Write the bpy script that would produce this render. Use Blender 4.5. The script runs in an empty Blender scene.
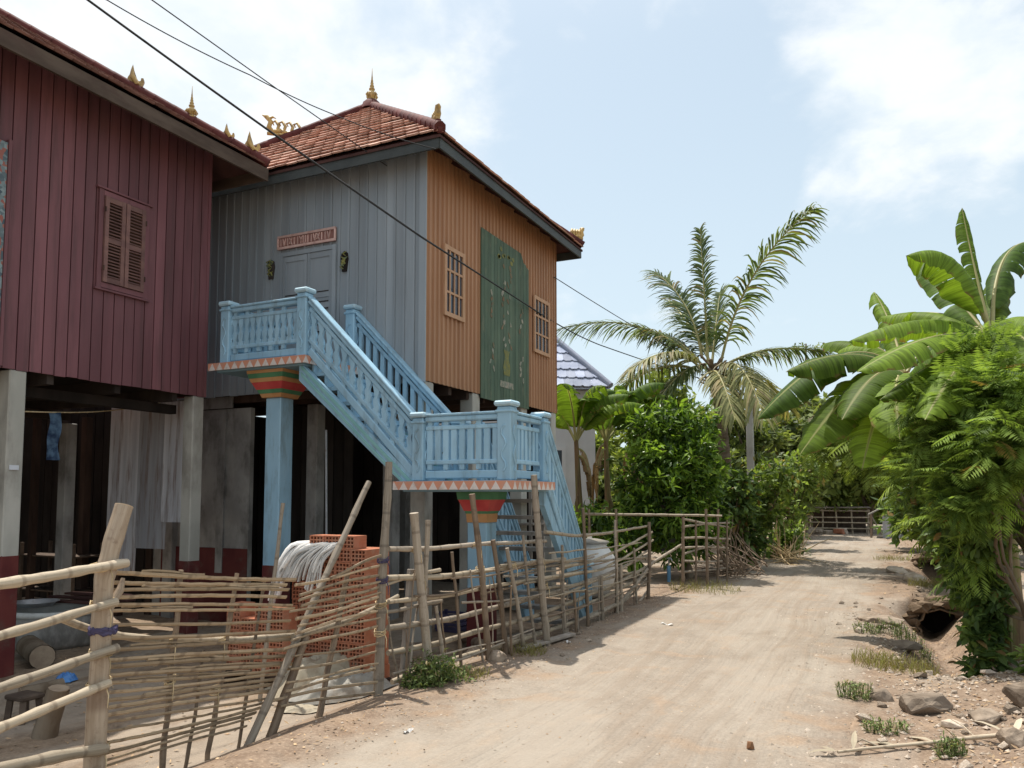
import bpy, math, random
from mathutils import Vector, Matrix, noise
rnd = random.Random(7)
V = Vector
sc = bpy.context.scene
COL = sc.collection
R = math.radians
U = rnd.uniform

# ------------------------------------------------------------------ camera
FOC, YAW, PITCH, EYE = 785.0, R(25.36), R(4.08), V((0, 0, 1.6))
CF = V((-math.sin(YAW)*math.cos(PITCH), math.cos(YAW)*math.cos(PITCH), math.sin(PITCH)))
CR = V((math.cos(YAW), math.sin(YAW), 0))
CU = CR.cross(CF)
cd = bpy.data.cameras.new('camera'); cam = bpy.data.objects.new('camera', cd); COL.objects.link(cam)
cam.location = EYE
cam.rotation_euler = Matrix((CR, CU, -CF)).transposed().to_euler()
CY = 440.     # the photo is cropped low: optical axis below the picture centre
cd.shift_y = (CY-384)/1024; cd.sensor_width = 36; cd.lens = FOC*36/1024; cd.clip_end = 3000; cd.clip_start = 0.05
sc.camera = cam

def ray(x, y): return CF*FOC + CR*(x-512) + CU*(CY-y)
def atX(x, y, X): d = ray(x, y); return EYE + d*((X-EYE.x)/d.x)
def atY(x, y, Y): d = ray(x, y); return EYE + d*((Y-EYE.y)/d.y)
def atZ(x, y, Z=0.): d = ray(x, y); return EYE + d*((Z-EYE.z)/d.z)
def vplane(A, B):
    A = V((A[0], A[1], 0)); B = V((B[0], B[1], 0)); n = (B-A).cross(V((0, 0, 1)))
    def f(x, y, off=0.):
        d = ray(x, y); t = ((A-EYE).dot(n) + off*n.length)/d.dot(n)
        return EYE + d*t
    return f
def sm(a, b, x):
    t = max(0., min(1., (x-a)/(b-a))); return t*t*(3-2*t)
def nz(x, y, s, z=0.): return noise.noise(V((x*s, y*s, z)))

# ------------------------------------------------------------------ ground shape
def road_l(y): return -3.15 + .35*sm(11, 17, y) + .4*sm(14, 30, y)
def road_r(y): return -.05 - .25*sm(7, 9, y)*(1-sm(12, 14, y)) + .25*sm(16, 30, y) + .15*math.sin(y*.9)
def gh(x, y):
    h = -.27*sm(-3.55, -4.6, x)*(1-sm(11.5, 14, y))
    d1 = sm(7.8, 10.2, y)*(1-sm(13.5, 13.75, y-.8*math.exp(-((x-.68)/.34)**8))); d2 = sm(16.5, 17.5, y)*(1-sm(20.9, 21.2, y))
    cx = .62 + .08*math.sin(y*1.3) + .35*sm(13, 18, y)
    h -= .55*d1*math.exp(-((x-cx)/.38)**2) + .5*d2*math.exp(-((x-cx-.05)/.35)**2)
    h += .12*sm(.2, 1.2, x)*(1-sm(7.4, 8.4, y)) + .18*sm(1.3, 2.2, x)
    if -3.2 < x < .3 and y < 30:
        wv = .22*math.sin(y*.45)+.12*nz(0, y, .5, 8)
        for xc, w, dp in ((-2.35, .13, .02), (-1.0, .13, .02), (-1.8, .1, .012), (-.45, .1, .012)): h -= dp*math.exp(-((x-xc-wv)/w)**2)*(.6+nz(x*.3, y, .8, 4))
    a = 1-sm(20, 60, y)
    edge = sm(-.3, .6, x)
    h += a*(.02*nz(x, y, .9) + (.012+.03*edge)*nz(x, y, 2.7, 5) + (.006+.016*edge)*nz(x, y, 7, 9))
    h += .14*max(0, nz(x, y, .6, 3))*sm(-5, -7, x)
    return h
def atG(x, y):
    z = 0.
    for _ in range(8):
        p = atZ(x, y, z); z = gh(p.x, p.y)
    return p
def G(x, y, dz=0.): return V((x, y, gh(x, y)+dz))

# ------------------------------------------------------------------ node helpers
class NT:
    def __init__(s, tree): s.t = tree; s.N = tree.nodes; s.L = tree.links
    def n(s, typ, **k):
        o = s.N.new(typ)
        for a, b in k.items(): setattr(o, a, b)
        return o
    def put(s, sock, v):
        if v is None: return
        if hasattr(v, 'is_output') or isinstance(v, bpy.types.NodeSocket): s.L.new(v, sock)
        else:
            if isinstance(v, (tuple, list)) and len(v) == 3 and sock.type == 'RGBA': v = (*v, 1)
            sock.default_value = v
    def coord(s, scale=None):
        o = s.n('ShaderNodeTexCoord').outputs['Object']
        if scale is None: return o
        m = s.n('ShaderNodeMapping'); s.L.new(o, m.inputs['Vector'])
        m.inputs['Scale'].default_value = scale if isinstance(scale, (tuple, list)) else (scale,)*3
        return m.outputs[0]
    def noise(s, vec, scale, detail=4, rough=.55, dist=0.):
        o = s.n('ShaderNodeTexNoise'); s.put(o.inputs['Vector'], vec)
        o.inputs['Scale'].default_value = scale; o.inputs['Detail'].default_value = detail
        o.inputs['Roughness'].default_value = rough; o.inputs['Distortion'].default_value = dist
        return o.outputs['Fac']
    def vor(s, vec, scale, feature='F1'):
        o = s.n('ShaderNodeTexVoronoi', feature=feature); s.put(o.inputs['Vector'], vec); o.inputs['Scale'].default_value = scale
        return o
    def math(s, op, a, b=None, c=None, clamp=False):
        o = s.n('ShaderNodeMath', operation=op, use_clamp=clamp)
        for i, v in enumerate((a, b, c)):
            if v is not None: s.put(o.inputs[i], v)
        return o.outputs[0]
    def mix(s, f, a, b, blend='MIX'):
        o = s.n('ShaderNodeMix', data_type='RGBA', blend_type=blend)
        s.put(o.inputs[0], f); s.put(o.inputs[6], a); s.put(o.inputs[7], b)
        return o.outputs[2]
    def rng(s, v, a, b, c=0., d=1.):
        o = s.n('ShaderNodeMapRange', interpolation_type='SMOOTHSTEP'); s.put(o.inputs[0], v)
        for i, q in enumerate((a, b, c, d)): o.inputs[i+1].default_value = q
        return o.outputs[0]
    def attr(s, name):
        return s.n('ShaderNodeAttribute', attribute_name=name).outputs['Fac']
    def val(s, col, mult):
        o = s.n('ShaderNodeMix', data_type='RGBA', blend_type='MULTIPLY'); o.inputs[0].default_value = 1
        s.put(o.inputs[6], col)
        c = s.n('ShaderNodeCombineColor')
        for i in range(3): s.put(c.inputs[i], mult)
        s.L.new(c.outputs[0], o.inputs[7])
        return o.outputs[2]
    def bump(s, h, strength, dist):
        o = s.n('ShaderNodeBump'); s.put(o.inputs['Height'], h); o.inputs['Strength'].default_value = strength; o.inputs['Distance'].default_value = dist
        return o.outputs[0]

def newmat(name):
    m = bpy.data.materials.new(name); m.use_nodes = True
    t = NT(m.node_tree); b = m.node_tree.nodes['Principled BSDF']
    return m, t, b

def pmat(name, c1, c2, scale=(4, 4, 4), rough=.8, spec=.25, bump=.4, bdist=.004, bscale=None, rv=.18, dirt=None, metal=0., detail=5, lo=.35, hi=.65, drips=None):
    m, t, b = newmat(name)
    co = t.coord(scale)
    n = t.noise(co, 1., detail)
    col = t.mix(t.rng(n, lo, hi), c1, c2)
    r = t.attr('rnd'); oi = t.n('ShaderNodeObjectInfo').outputs['Random']
    k = t.math('ADD', t.math('MULTIPLY_ADD', r, 2*rv, 1-rv), t.math('MULTIPLY_ADD', oi, .1, -.05))
    col = t.val(col, k)
    if dirt:
        dc, sca, a, bb, amt = dirt
        d = t.noise(t.coord(sca), 1., 6, .65)
        col = t.mix(t.math('MULTIPLY', t.rng(d, a, bb), amt), col, dc)
    t.put(b.inputs['Base Color'], col)
    rr = t.math('MULTIPLY_ADD', n, .25, rough-.12, clamp=True)
    t.put(b.inputs['Roughness'], rr)
    b.inputs['Specular IOR Level'].default_value = spec; b.inputs['Metallic'].default_value = metal
    if bump:
        h = t.noise(t.coord(bscale or tuple(s*4 for s in (scale if isinstance(scale, tuple) else (scale,)*3))), 1., 5, .6)
        t.put(b.inputs['Normal'], t.bump(h, bump, bdist))
    return m

def leafmat(name, c1, c2, trans=.35, rv=.35, rough=.45, spec=.35, dry=None, dryamt=.08, veins=0., tcol=None):
    m, t, b = newmat(name)
    r = t.attr('rnd')
    n = t.noise(t.coord(3.), 1., 3)
    col = t.mix(t.rng(t.math('ADD', r, t.math('MULTIPLY_ADD', n, .8, -.4)), .15, .85), c1, c2)
    if dry: col = t.mix(t.math('GREATER_THAN', t.math('FRACT', t.math('MULTIPLY', r, 37.7)), 1-dryamt), col, dry)
    if veins:
        u = t.attr('u')
        w = t.noise(t.n('ShaderNodeCombineXYZ').outputs[0], 1.)
        cx = t.n('ShaderNodeCombineXYZ'); t.put(cx.inputs[0], t.math('MULTIPLY', u, 60)); t.put(cx.inputs[1], t.math('MULTIPLY', t.attr('v'), .6)); t.put(cx.inputs[2], t.math('MULTIPLY', r, 9))
        w = t.noise(cx.outputs[0], 1., 3, .6)
        col = t.val(col, t.math('MULTIPLY_ADD', t.rng(w, .3, .7), .7, .65))
        t.put(b.inputs['Normal'], t.bump(w, .5, .01))
        # pale midrib and browned torn margins
        av = t.math('ABSOLUTE', t.attr('v'))
        col = t.mix(t.rng(av, .1, .04), col, (.32, .36, .13))
        e = t.math('MULTIPLY', t.rng(av, .86, 1.), t.rng(t.noise(t.coord(9.), 1., 3), .5, .62))
        col = t.mix(e, col, (.22, .15, .06))
    k = t.math('MULTIPLY_ADD', r, 2*rv, 1-rv)
    col = t.val(col, k)
    t.put(b.inputs['Base Color'], col); b.inputs['Roughness'].default_value = rough; b.inputs['Specular IOR Level'].default_value = spec
    tr = t.n('ShaderNodeBsdfTranslucent'); t.put(tr.inputs[0], t.mix(1., col, tcol or (1., 1., .45), 'MULTIPLY'))
    tc = t.n('ShaderNodeMix', data_type='RGBA', blend_type='MULTIPLY'); tc.inputs[0].default_value = 1
    ms = t.n('ShaderNodeMixShader'); ms.inputs[0].default_value = trans
    t.L.new(b.outputs[0], ms.inputs[1]); t.L.new(tr.outputs[0], ms.inputs[2])
    t.L.new(ms.outputs[0], t.N['Material Output'].inputs[0])
    return m

# ------------------------------------------------------------------ mesh builder
class MB:
    def __init__(s): s.v = []; s.f = []; s.a = []; s.mi = []; s.k = 0; s.smooth = []; s.sm = False
    def add(s, vs, fs, uv=None, r=None, smooth=None):
        o = len(s.v); r = rnd.random() if r is None else r
        s.v.extend(vs)
        s.a.extend([(r, *(uv[i] if uv else (0., 0.))) for i in range(len(vs))])
        s.f.extend([tuple(o+i for i in f) for f in fs]); s.mi.extend([s.k]*len(fs)); s.smooth.extend([s.sm if smooth is None else smooth]*len(fs))
    def box(s, c, size, M=None, r=None):
        hx, hy, hz = size[0]/2, size[1]/2, size[2]/2
        P = [V((x, y, z)) for x in (-hx, hx) for y in (-hy, hy) for z in (-hz, hz)]
        c = V(c)
        P = [c+(M @ p if M else p) for p in P]
        s.add(P, [(0, 1, 3, 2), (4, 6, 7, 5), (0, 4, 5, 1), (2, 3, 7, 6), (0, 2, 6, 4), (1, 5, 7, 3)], r=r)
    def bb(s, x0, x1, y0, y1, z0, z1, r=None): s.box(((x0+x1)/2, (y0+y1)/2, (z0+z1)/2), (x1-x0, y1-y0, z1-z0), r=r)
    def bev(s, c, size, b=.01, M=None, r=None):
        # box with chamfered edges
        h = [q/2 for q in size]; P = []; idx = {}
        for sx in (-1, 1):
            for sy in (-1, 1):
                for sz in (-1, 1):
                    for ax in range(3):
                        p = [sx*h[0], sy*h[1], sz*h[2]]
                        for a2 in range(3):
                            if a2 != ax: p[a2] -= math.copysign(b, p[a2])
                        idx[(sx, sy, sz, ax)] = len(P); P.append(V(p))
        F = []
        for ax in range(3):
            o = [a for a in range(3) if a != ax]
            for sg in (-1, 1):
                q = []
                for (p1, p2) in ((-1, -1), (1, -1), (1, 1), (-1, 1)):
                    k = [0, 0, 0]; k[ax] = sg; k[o[0]] = p1; k[o[1]] = p2; q.append(idx[(*k, ax)])
                flip = (sg == 1) != (ax == 1)
                F.append(tuple(q if flip else q[::-1]))
        for ax in range(3):          # edge chamfers, edge runs along ax
            o = [a for a in range(3) if a != ax]
            for p1 in (-1, 1):
                for p2 in (-1, 1):
                    ks = []
                    for sg in (-1, 1):
                        k = [0, 0, 0]; k[ax] = sg; k[o[0]] = p1; k[o[1]] = p2; ks.append(tuple(k))
                    F.append((idx[(*ks[0], o[0])], idx[(*ks[0], o[1])], idx[(*ks[1], o[1])], idx[(*ks[1], o[0])]))
        for sx in (-1, 1):
            for sy in (-1, 1):
                for sz in (-1, 1): F.append(tuple(idx[(sx, sy, sz, a)] for a in range(3)))
        c = V(c); s.add([c+(M @ p if M else p) for p in P], F, r=r)
    def beam(s, p0, p1, w, h, up=(0, 0, 1), r=None, b=None):
        p0, p1 = V(p0), V(p1); d = p1-p0; L = d.length; d = d/L; up = V(up)
        sd = d.cross(up)
        if sd.length < 1e-4: sd = d.cross(V((0, 1, 0)))
        sd.normalize(); u2 = sd.cross(d)
        M = Matrix((d, sd, u2)).transposed()
        (s.bev if b else s.box)((p0+p1)/2, (L, w, h), **({'b': b} if b else {}), M=M, r=r)
    def tube(s, pts, rad, n=8, caps=True, r=None, smooth=True, sq=1.):
        pts = [V(p) for p in pts]; m = len(pts)
        if not isinstance(rad, (list, tuple)): rad = [rad]*m
        vs = []; uv = []; L = 0.; nrm = None
        for i in range(m):
            t = (pts[min(i+1, m-1)]-pts[max(i-1, 0)])
            if t.length < 1e-9: t = V((0, 0, 1))
            t.normalize()
            if nrm is None:
                nrm = t.orthogonal().normalized()
            else:
                nrm = (nrm - t*nrm.dot(t)); nrm.normalize()
            bn = t.cross(nrm)
            if i: L += (pts[i]-pts[i-1]).length
            for j in range(n):
                a = 2*math.pi*j/n
                vs.append(pts[i]+(nrm*math.cos(a)+bn*math.sin(a)*sq)*rad[i]); uv.append((L, j/n))
        fs = [(i*n+j, i*n+(j+1) % n, (i+1)*n+(j+1) % n, (i+1)*n+j) for i in range(m-1) for j in range(n)]
        r = rnd.random() if r is None else r
        s.add(vs, fs, uv, r, smooth)
        if caps:
            s.add([vs[j] for j in range(n)][::-1], [tuple(range(n))], r=r, smooth=False)
            s.add([vs[(m-1)*n+j] for j in range(n)], [tuple(range(n))], r=r, smooth=False)
    def lathe(s, c, prof, n=24, r=None, smooth=True, jit=0.):
        c = V(c); vs = []
        for (rr, z) in prof:
            for j in range(n):
                a = 2*math.pi*j/n; q = rr*(1+jit*noise.noise(V((math.cos(a)*1.5, math.sin(a)*1.5, z*3))))
                vs.append(c+V((q*math.cos(a), q*math.sin(a), z)))
        m = len(prof)
        s.add(vs, [(i*n+j, i*n+(j+1) % n, (i+1)*n+(j+1) % n, (i+1)*n+j) for i in range(m-1) for j in range(n)], r=r, smooth=smooth)
    def prism(s, poly, o, u, v, w, r=None):
        """poly of (a,b) -> o+u*a+v*b, extruded by vector w"""
        o, u, v, w = V(o), V(u), V(v), V(w); n = len(poly)
        P = [o+u*a+v*b for a, b in poly]
        flip = u.cross(v).dot(w) > 0
        F = [tuple(range(n)) if not flip else tuple(range(n))[::-1], tuple(range(n, 2*n))[::-1] if not flip else tuple(range(n, 2*n))]
        for i in range(n):
            j = (i+1) % n
            F.append((i, n+i, n+j, j) if not flip else (i, j, n+j, n+i))
        s.add(P+[p+w for p in P], F, r=r, smooth=False)
    def build(s, name, mats, parent=None, org=None, label=None):
        if not isinstance(mats, (list, tuple)): mats = [mats]
        o = V(ORG[parent.name]) if parent else V(org if org is not None else (0, 0, 0))
        me = bpy.data.meshes.new(name)
        me.from_pydata([p-o for p in s.v], [], s.f)
        for i, an in enumerate(('rnd', 'u', 'v')):
            at = me.attributes.new(an, 'FLOAT', 'POINT'); at.data.foreach_set('value', [q[i] for q in s.a])
        for m in mats: me.materials.append(m)
        me.polygons.foreach_set('material_index', s.mi); me.polygons.foreach_set('use_smooth', s.smooth)
        me.update()
        ob = bpy.data.objects.new(name, me); COL.objects.link(ob)
        if parent: ob.parent = parent
        else: ob.location = o
        ORG[ob.name] = tuple(o)
        if label: ob['label'] = label
        return ob
ORG = {}
def T(name, label, cat, loc, group=None):
    o = bpy.data.objects.new(name, None); COL.objects.link(o); o.location = loc; o.empty_display_size = .1
    ORG[o.name] = tuple(loc); return tag(o, label, cat, group)
def tag(o, label=None, cat=None, group=None, kind=None):
    if label: o['label'] = label
    if cat: o['category'] = cat
    if group: o['group'] = group
    if kind: o['kind'] = kind
    return o
def copy_thing(root, loc, rz=0., label=None, group=None, scale=None):
    def cp(o, par):
        c = o.copy(); COL.objects.link(c)
        if par: c.parent = par
        for ch in list(o.children): cp(ch, c)
        return c
    r = cp(root, None); r.location = loc; r.rotation_euler = (0, 0, rz)
    if scale: r.scale = (scale,)*3 if not isinstance(scale, tuple) else scale
    if label: r['label'] = label
    if group: r['group'] = group
    return r
ALLCH = {}

# ------------------------------------------------------------------ materials
M = {}
M['maroon'] = pmat('maroon_paint', (.155, .06, .067), (.195, .08, .088), (3, 3, .6), .6, .4, .3, .003, rv=.2, dirt=((.09, .045, .045), (2, 7, .5), .45, .7, .65))
M['maroon_dk'] = pmat('maroon_base_paint', (.1, .022, .022), (.14, .035, .03), (3, 3, 2), .7, .2, dirt=((.12, .09, .07), (3, 3, 3), .5, .7, .6))
M['shutter'] = pmat('shutter_wood', (.17, .09, .08), (.22, .12, .1), (4, 4, 10), .65, .3, dirt=((.1, .055, .05), (4, 4, 4), .5, .7, .4))
M['grey'] = pmat('grey_paint', (.27, .305, .33), (.31, .345, .368), (3, 3, .5), .6, .4, .25, .003, rv=.1, dirt=((.2, .215, .225), (6, 2, .4), .48, .72, .45))
M['orange'] = pmat('orange_sheet_paint', (.36, .185, .095), (.42, .225, .12), (3, 3, .6), .55, .35, .15, .003, rv=.06, dirt=((.3, .12, .05), (3, 5, .5), .5, .8, .5))
M['green_panel'] = pmat('green_panel_paint', (.07, .112, .074), (.105, .15, .1), (3, 6, 1.5), .7, .3, dirt=((.2, .19, .12), (5, 8, 3), .52, .75, .5))
M['motif_pale'] = pmat('faded_motif_paint', (.3, .3, .25), (.38, .33, .26), (14, 14, 14), .8, .2, dirt=((.1, .16, .115), (30, 30, 20), .42, .6, .8))
M['motif_gold'] = pmat('faded_yellow_paint', (.26, .24, .07), (.2, .2, .08), (14, 14, 14), .8, .2, dirt=((.1, .16, .115), (30, 30, 20), .45, .6, .7))
M['motif_red'] = pmat('faded_red_paint', (.24, .13, .08), (.17, .15, .09), (14, 14, 14), .8, .2, dirt=((.1, .16, .115), (30, 30, 20), .45, .6, .8))
M['concrete'] = pmat('concrete', (.34, .33, .29), (.45, .43, .38), (2, 2, 1), .85, .2, .5, .004, dirt=((.14, .12, .1), (2, 2, .8), .48, .75, .7))
M['concrete_dk'] = pmat('weathered_concrete', (.25, .24, .225), (.35, .335, .31), (3, 3, 2), .9, .15, .6, .006, dirt=((.09, .08, .07), (3, 3, 1.5), .45, .7, .7))
M['blue'] = pmat('light_blue_paint', (.28, .47, .6), (.34, .54, .67), (3, 3, 1.5), .55, .35, .2, .002, rv=.09, dirt=((.2, .28, .32), (9, 9, 2.2), .48, .7, .7))
M['blue_top_lit'] = pmat('top_lit_blue_paint', (.4, .58, .68), (.45, .62, .7), (4, 4, 4), .55, .35, .15, .002, rv=.05, dirt=((.36, .42, .42), (8, 8, 4), .52, .75, .6))  # paler copy of the blue; puts top light into the post caps
M['teal'] = pmat('teal_stripe_paint', (.2, .42, .42), (.24, .47, .46), (4, 4, 4), .55, .35, rv=.05)
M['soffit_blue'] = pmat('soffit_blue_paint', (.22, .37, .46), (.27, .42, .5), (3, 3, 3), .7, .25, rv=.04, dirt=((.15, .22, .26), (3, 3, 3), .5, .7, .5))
M['band_red'] = pmat('red_band_paint', (.5, .06, .06), (.58, .09, .08), (5, 5, 5), .6, .3, rv=.04)
M['band_green'] = pmat('green_band_paint', (.07, .2, .1), (.1, .26, .13), (5, 5, 5), .6, .3, rv=.04)
M['band_orange'] = pmat('ochre_band_paint', (.5, .25, .1), (.55, .3, .13), (5, 5, 5), .6, .3, rv=.04)
M['pink'] = pmat('pink_carved_wood', (.66, .45, .39), (.58, .37, .32), (8, 8, 8), .7, .25, dirt=((.3, .16, .13), (9, 9, 9), .5, .7, .5))
M['pinkback'] = pmat('dull_pink_board', (.27, .13, .11), (.34, .18, .15), (8, 8, 8), .8, .2)
M['gold'] = pmat('gold_paint', (.45, .29, .08), (.55, .38, .14), (12, 12, 12), .5, .5, .4, .004, rv=.1, dirt=((.2, .13, .06), (14, 14, 14), .5, .65, .7))
M['tile'] = pmat('clay_roof_tile', (.4, .2, .14), (.53, .32, .24), (2.5, 2.5, 2.5), .8, .2, .6, .004, rv=.25, dirt=((.24, .17, .13), (3, 3, 3), .5, .75, .6))
M['tile_dk'] = pmat('dark_clay_roof_tile', (.13, .06, .045), (.2, .105, .08), (2.5, 2.5, 2.5), .85, .15, .6, .004, rv=.3)
M['ridge'] = pmat('dark_red_ridge_tile', (.085, .024, .021), (.125, .036, .031), (4, 4, 4), .75, .2, rv=.15)
M['fascia'] = pmat('grey_green_fascia_paint', (.04, .046, .044), (.062, .07, .067), (3, 3, 3), .6, .3, rv=.1)
M['fascia_br'] = pmat('weathered_fascia_board', (.085, .06, .045), (.14, .105, .08), (1.5, 1.5, 6), .8, .2, rv=.2, dirt=((.08, .05, .04), (2, 2, 6), .5, .7, .7))
M['darkwood'] = pmat('dark_brown_timber', (.05, .032, .025), (.085, .055, .042), (4, 4, 1), .85, .15, rv=.3)
M['soffit'] = pmat('dark_soffit_boards', (.055, .025, .022), (.08, .038, .032), (3, 3, 3), .85, .15, rv=.25)
M['dark'] = pmat('dark_shaded_boards', (.03, .024, .021), (.05, .04, .034), (3, 3, 1), .9, .1, rv=.4)  # near-black: shade under the houses is put into this colour
M['corr'] = pmat('grey_corrugated_iron', (.42, .42, .445), (.55, .55, .57), (6, 2, .3), .6, .3, .2, .003, rv=.3, dirt=((.17, .1, .07), (7, 4, .6), .47, .66, .85))
M['brick'] = pmat('orange_clay_brick', (.38, .145, .08), (.46, .185, .11), (9, 9, 9), .85, .15, .5, .003, rv=.25, dirt=((.36, .22, .15), (11, 11, 11), .46, .7, .7))
M['cloth'] = pmat('white_strip_cloth', (.6, .58, .55), (.72, .7, .67), (9, 9, 9), .9, .1, .4, .004, rv=.2, dirt=((.35, .33, .3), (7, 7, 7), .5, .75, .5))
M['tarp'] = pmat('dirty_beige_sheet', (.34, .29, .21), (.43, .38, .29), (5, 5, 5), .8, .2, .5, .005, rv=.12, dirt=((.26, .2, .14), (6, 6, 6), .48, .7, .7))
M['greysheet'] = pmat('grey_plastic_sheet', (.27, .255, .22), (.37, .35, .31), (5, 5, 5), .7, .3, .5, .005, rv=.12, dirt=((.22, .17, .12), (6, 6, 6), .48, .7, .7))
M['whitewall'] = pmat('white_rendered_wall', (.6, .61, .63), (.66, .67, .68), (2, 2, 2), .8, .2, dirt=((.45, .45, .45), (2, 2, .6), .5, .75, .6))
M['blue_tile'] = pmat('blue_glazed_tile', (.3, .34, .45), (.38, .42, .53), (3, 3, 3), .3, .5, rv=.3)
M['blue_tile_edge'] = pmat('pale_tile_edge', (.6, .62, .68), (.5, .53, .62), (5, 5, 5), .5, .4, rv=.15)
M['glass'] = pmat('dark_window_glass', (.03, .04, .055), (.05, .06, .08), (3, 3, 3), .15, .5, 0, rv=.3)
M['lattice'] = pmat('pale_window_lattice', (.45, .26, .145), (.5, .3, .18), (5, 5, 5), .6, .3, rv=.08)
M['cable'] = pmat('black_cable', (.02, .02, .02), (.035, .035, .035), (5, 5, 5), .6, .3, 0)
M['jar'] = pmat('pale_concrete_jar', (.5, .5, .48), (.6, .6, .57), (3, 3, 3), .75, .25, dirt=((.3, .28, .24), (3, 3, 2), .48, .72, .7))
M['rock'] = pmat('grey_brown_rock', (.2, .155, .115), (.32, .255, .195), (6, 6, 6), .9, .15, .9, .02, bscale=(9, 9, 9), rv=.25)
M['palerock'] = pmat('pale_rubble', (.36, .29, .22), (.5, .42, .34), (8, 8, 8), .9, .15, .8, .01, rv=.25)
M['metal'] = pmat('galvanised_metal', (.45, .47, .5), (.55, .57, .6), (5, 5, 5), .4, .5, .1, .002, metal=.7, dirt=((.25, .2, .16), (8, 8, 8), .52, .7, .5))
M['blueplastic'] = pmat('blue_plastic', (.05, .16, .42), (.07, .22, .5), (8, 8, 8), .4, .5, rv=.1)
M['whiteplate'] = pmat('white_plate', (.7, .72, .76), (.66, .68, .72), (8, 8, 8), .5, .4, rv=.05)
M['bark'] = pmat('grey_bark', (.13, .095, .065), (.21, .165, .12), (6, 6, 2), .9, .1, .9, .015, rv=.2)
M['palmtrunk'] = pmat('palm_trunk_bark', (.17, .125, .085), (.26, .2, .15), (5, 5, 14), .9, .1, .9, .02, rv=.2)
M['bananastem'] = pmat('banana_stem', (.22, .2, .08), (.24, .15, .075), (9, 9, 1.2), .7, .3, .4, .006, rv=.25, dirt=((.1, .06, .035), (9, 9, 1), .5, .66, .8))
M['straw'] = pmat('dry_straw', (.45, .33, .18), (.58, .46, .28), (20, 20, 20), .8, .2, 0, rv=.35)
M['litter'] = pmat('dry_leaf_litter', (.26, .165, .095), (.42, .3, .18), (15, 15, 15), .8, .2, 0, rv=.45)
M['textile'] = None

def bamboo_mat(name, c1, c2, cn, ring=3.6):
    m, t, b = newmat(name)
    u = t.attr('u'); v = t.attr('v'); r = t.attr('rnd')
    cx = t.n('ShaderNodeCombineXYZ')
    t.put(cx.inputs[0], t.math('MULTIPLY', u, 1.5)); t.put(cx.inputs[1], t.math('MULTIPLY', v, 9)); t.put(cx.inputs[2], t.math('MULTIPLY', r, 31))
    n = t.noise(cx.outputs[0], 1.6, 6, .65)
    col = t.mix(t.rng(n, .33, .68), c1, c2)
    fr = t.math('FRACT', t.math('ADD', t.math('MULTIPLY', u, ring), r))
    rg = t.math('MULTIPLY', t.rng(fr, 0., .035), t.rng(fr, .13, .07))
    col = t.mix(t.math('MULTIPLY', rg, .55), col, cn)
    g = t.noise(t.coord((14, 14, 14)), 1., 5, .7)
    col = t.mix(t.math('MULTIPLY', t.rng(g, .52, .68), .45), col, cn)
    col = t.val(col, t.math('MULTIPLY_ADD', r, .5, .75))
    t.put(b.inputs['Base Color'], col); b.inputs['Roughness'].default_value = .62; b.inputs['Specular IOR Level'].default_value = .3
    t.put(b.inputs['Normal'], t.bump(n, .4, .004))
    return m
M['bamboo'] = bamboo_mat('dry_bamboo', (.31, .25, .175), (.45, .375, .275), (.17, .125, .085))
M['bamboo_gr'] = bamboo_mat('greyed_bamboo', (.27, .22, .165), (.38, .32, .25), (.13, .1, .075))
M['split'] = bamboo_mat('split_bamboo', (.31, .235, .155), (.46, .365, .25), (.14, .1, .07), 2.6)
M['stake'] = bamboo_mat('brown_stakes', (.17, .12, .08), (.26, .19, .13), (.08, .055, .04), 1.1)
M['postwood'] = bamboo_mat('weathered_post_wood', (.3, .225, .155), (.43, .34, .25), (.16, .1, .065), .6)
M['rawwood'] = pmat('raw_cut_wood', (.55, .4, .24), (.62, .48, .32), (9, 9, 9), .8, .15, .3, .003, rv=.15)

M['banana'] = leafmat('banana_leaf', (.115, .19, .022), (.2, .3, .04), .52, .25, .55, .16, veins=1.)
M['banana_dk'] = leafmat('dark_banana_leaf', (.075, .14, .025), (.13, .21, .04), .45, .25, .55, .16, veins=1.)
M['banana_dry'] = leafmat('dry_banana_leaf', (.3, .2, .1), (.38, .27, .15), .25, .3, .7, .15, tcol=(1, .8, .5))
M['mango'] = leafmat('glossy_mango_leaf', (.075, .15, .025), (.2, .31, .05), .46, .45, .36, .35)  # colour lightened to stand in for backlight and haze
M['leuc'] = leafmat('feathery_leaf', (.135, .215, .045), (.23, .33, .075), .54, .32, .55, .15, dry=(.28, .2, .06), dryamt=.03)
M['leuc_dk'] = leafmat('dull_creeper_leaf', (.085, .145, .04), (.14, .21, .06), .46, .4, .5, .3, dry=(.26, .17, .07), dryamt=.05)
M['bush'] = leafmat('bush_leaf', (.14, .21, .05), (.22, .3, .075), .48, .38, .45, .3, dry=(.32, .25, .1), dryamt=.05)  # shrub green lightened in place of haze and backlight
M['fartree'] = leafmat('far_tree_leaf', (.125, .17, .055), (.19, .23, .08), .46, .4, .5, .25, dry=(.24, .2, .08), dryamt=.05)  # far foliage made lighter in colour instead of real haze
M['fartree_y'] = leafmat('pale_tree_leaf', (.15, .2, .05), (.22, .27, .07), .48, .35, .5, .25)  # haze on the farther trees is put into this pale leaf colour
M['palm'] = leafmat('palm_leaflet', (.075, .12, .035), (.15, .19, .07), .38, .3, .5, .3, dry=(.3, .25, .12), dryamt=.07)
M['palm_dry'] = leafmat('yellowed_palm_leaflet', (.18, .2, .07), (.28, .27, .11), .4, .3, .5, .3, dry=(.34, .28, .14), dryamt=.2)
M['rachis'] = pmat('palm_rib', (.28, .27, .1), (.34, .3, .13), (6, 6, 6), .5, .3, 0, rv=.15)
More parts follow.
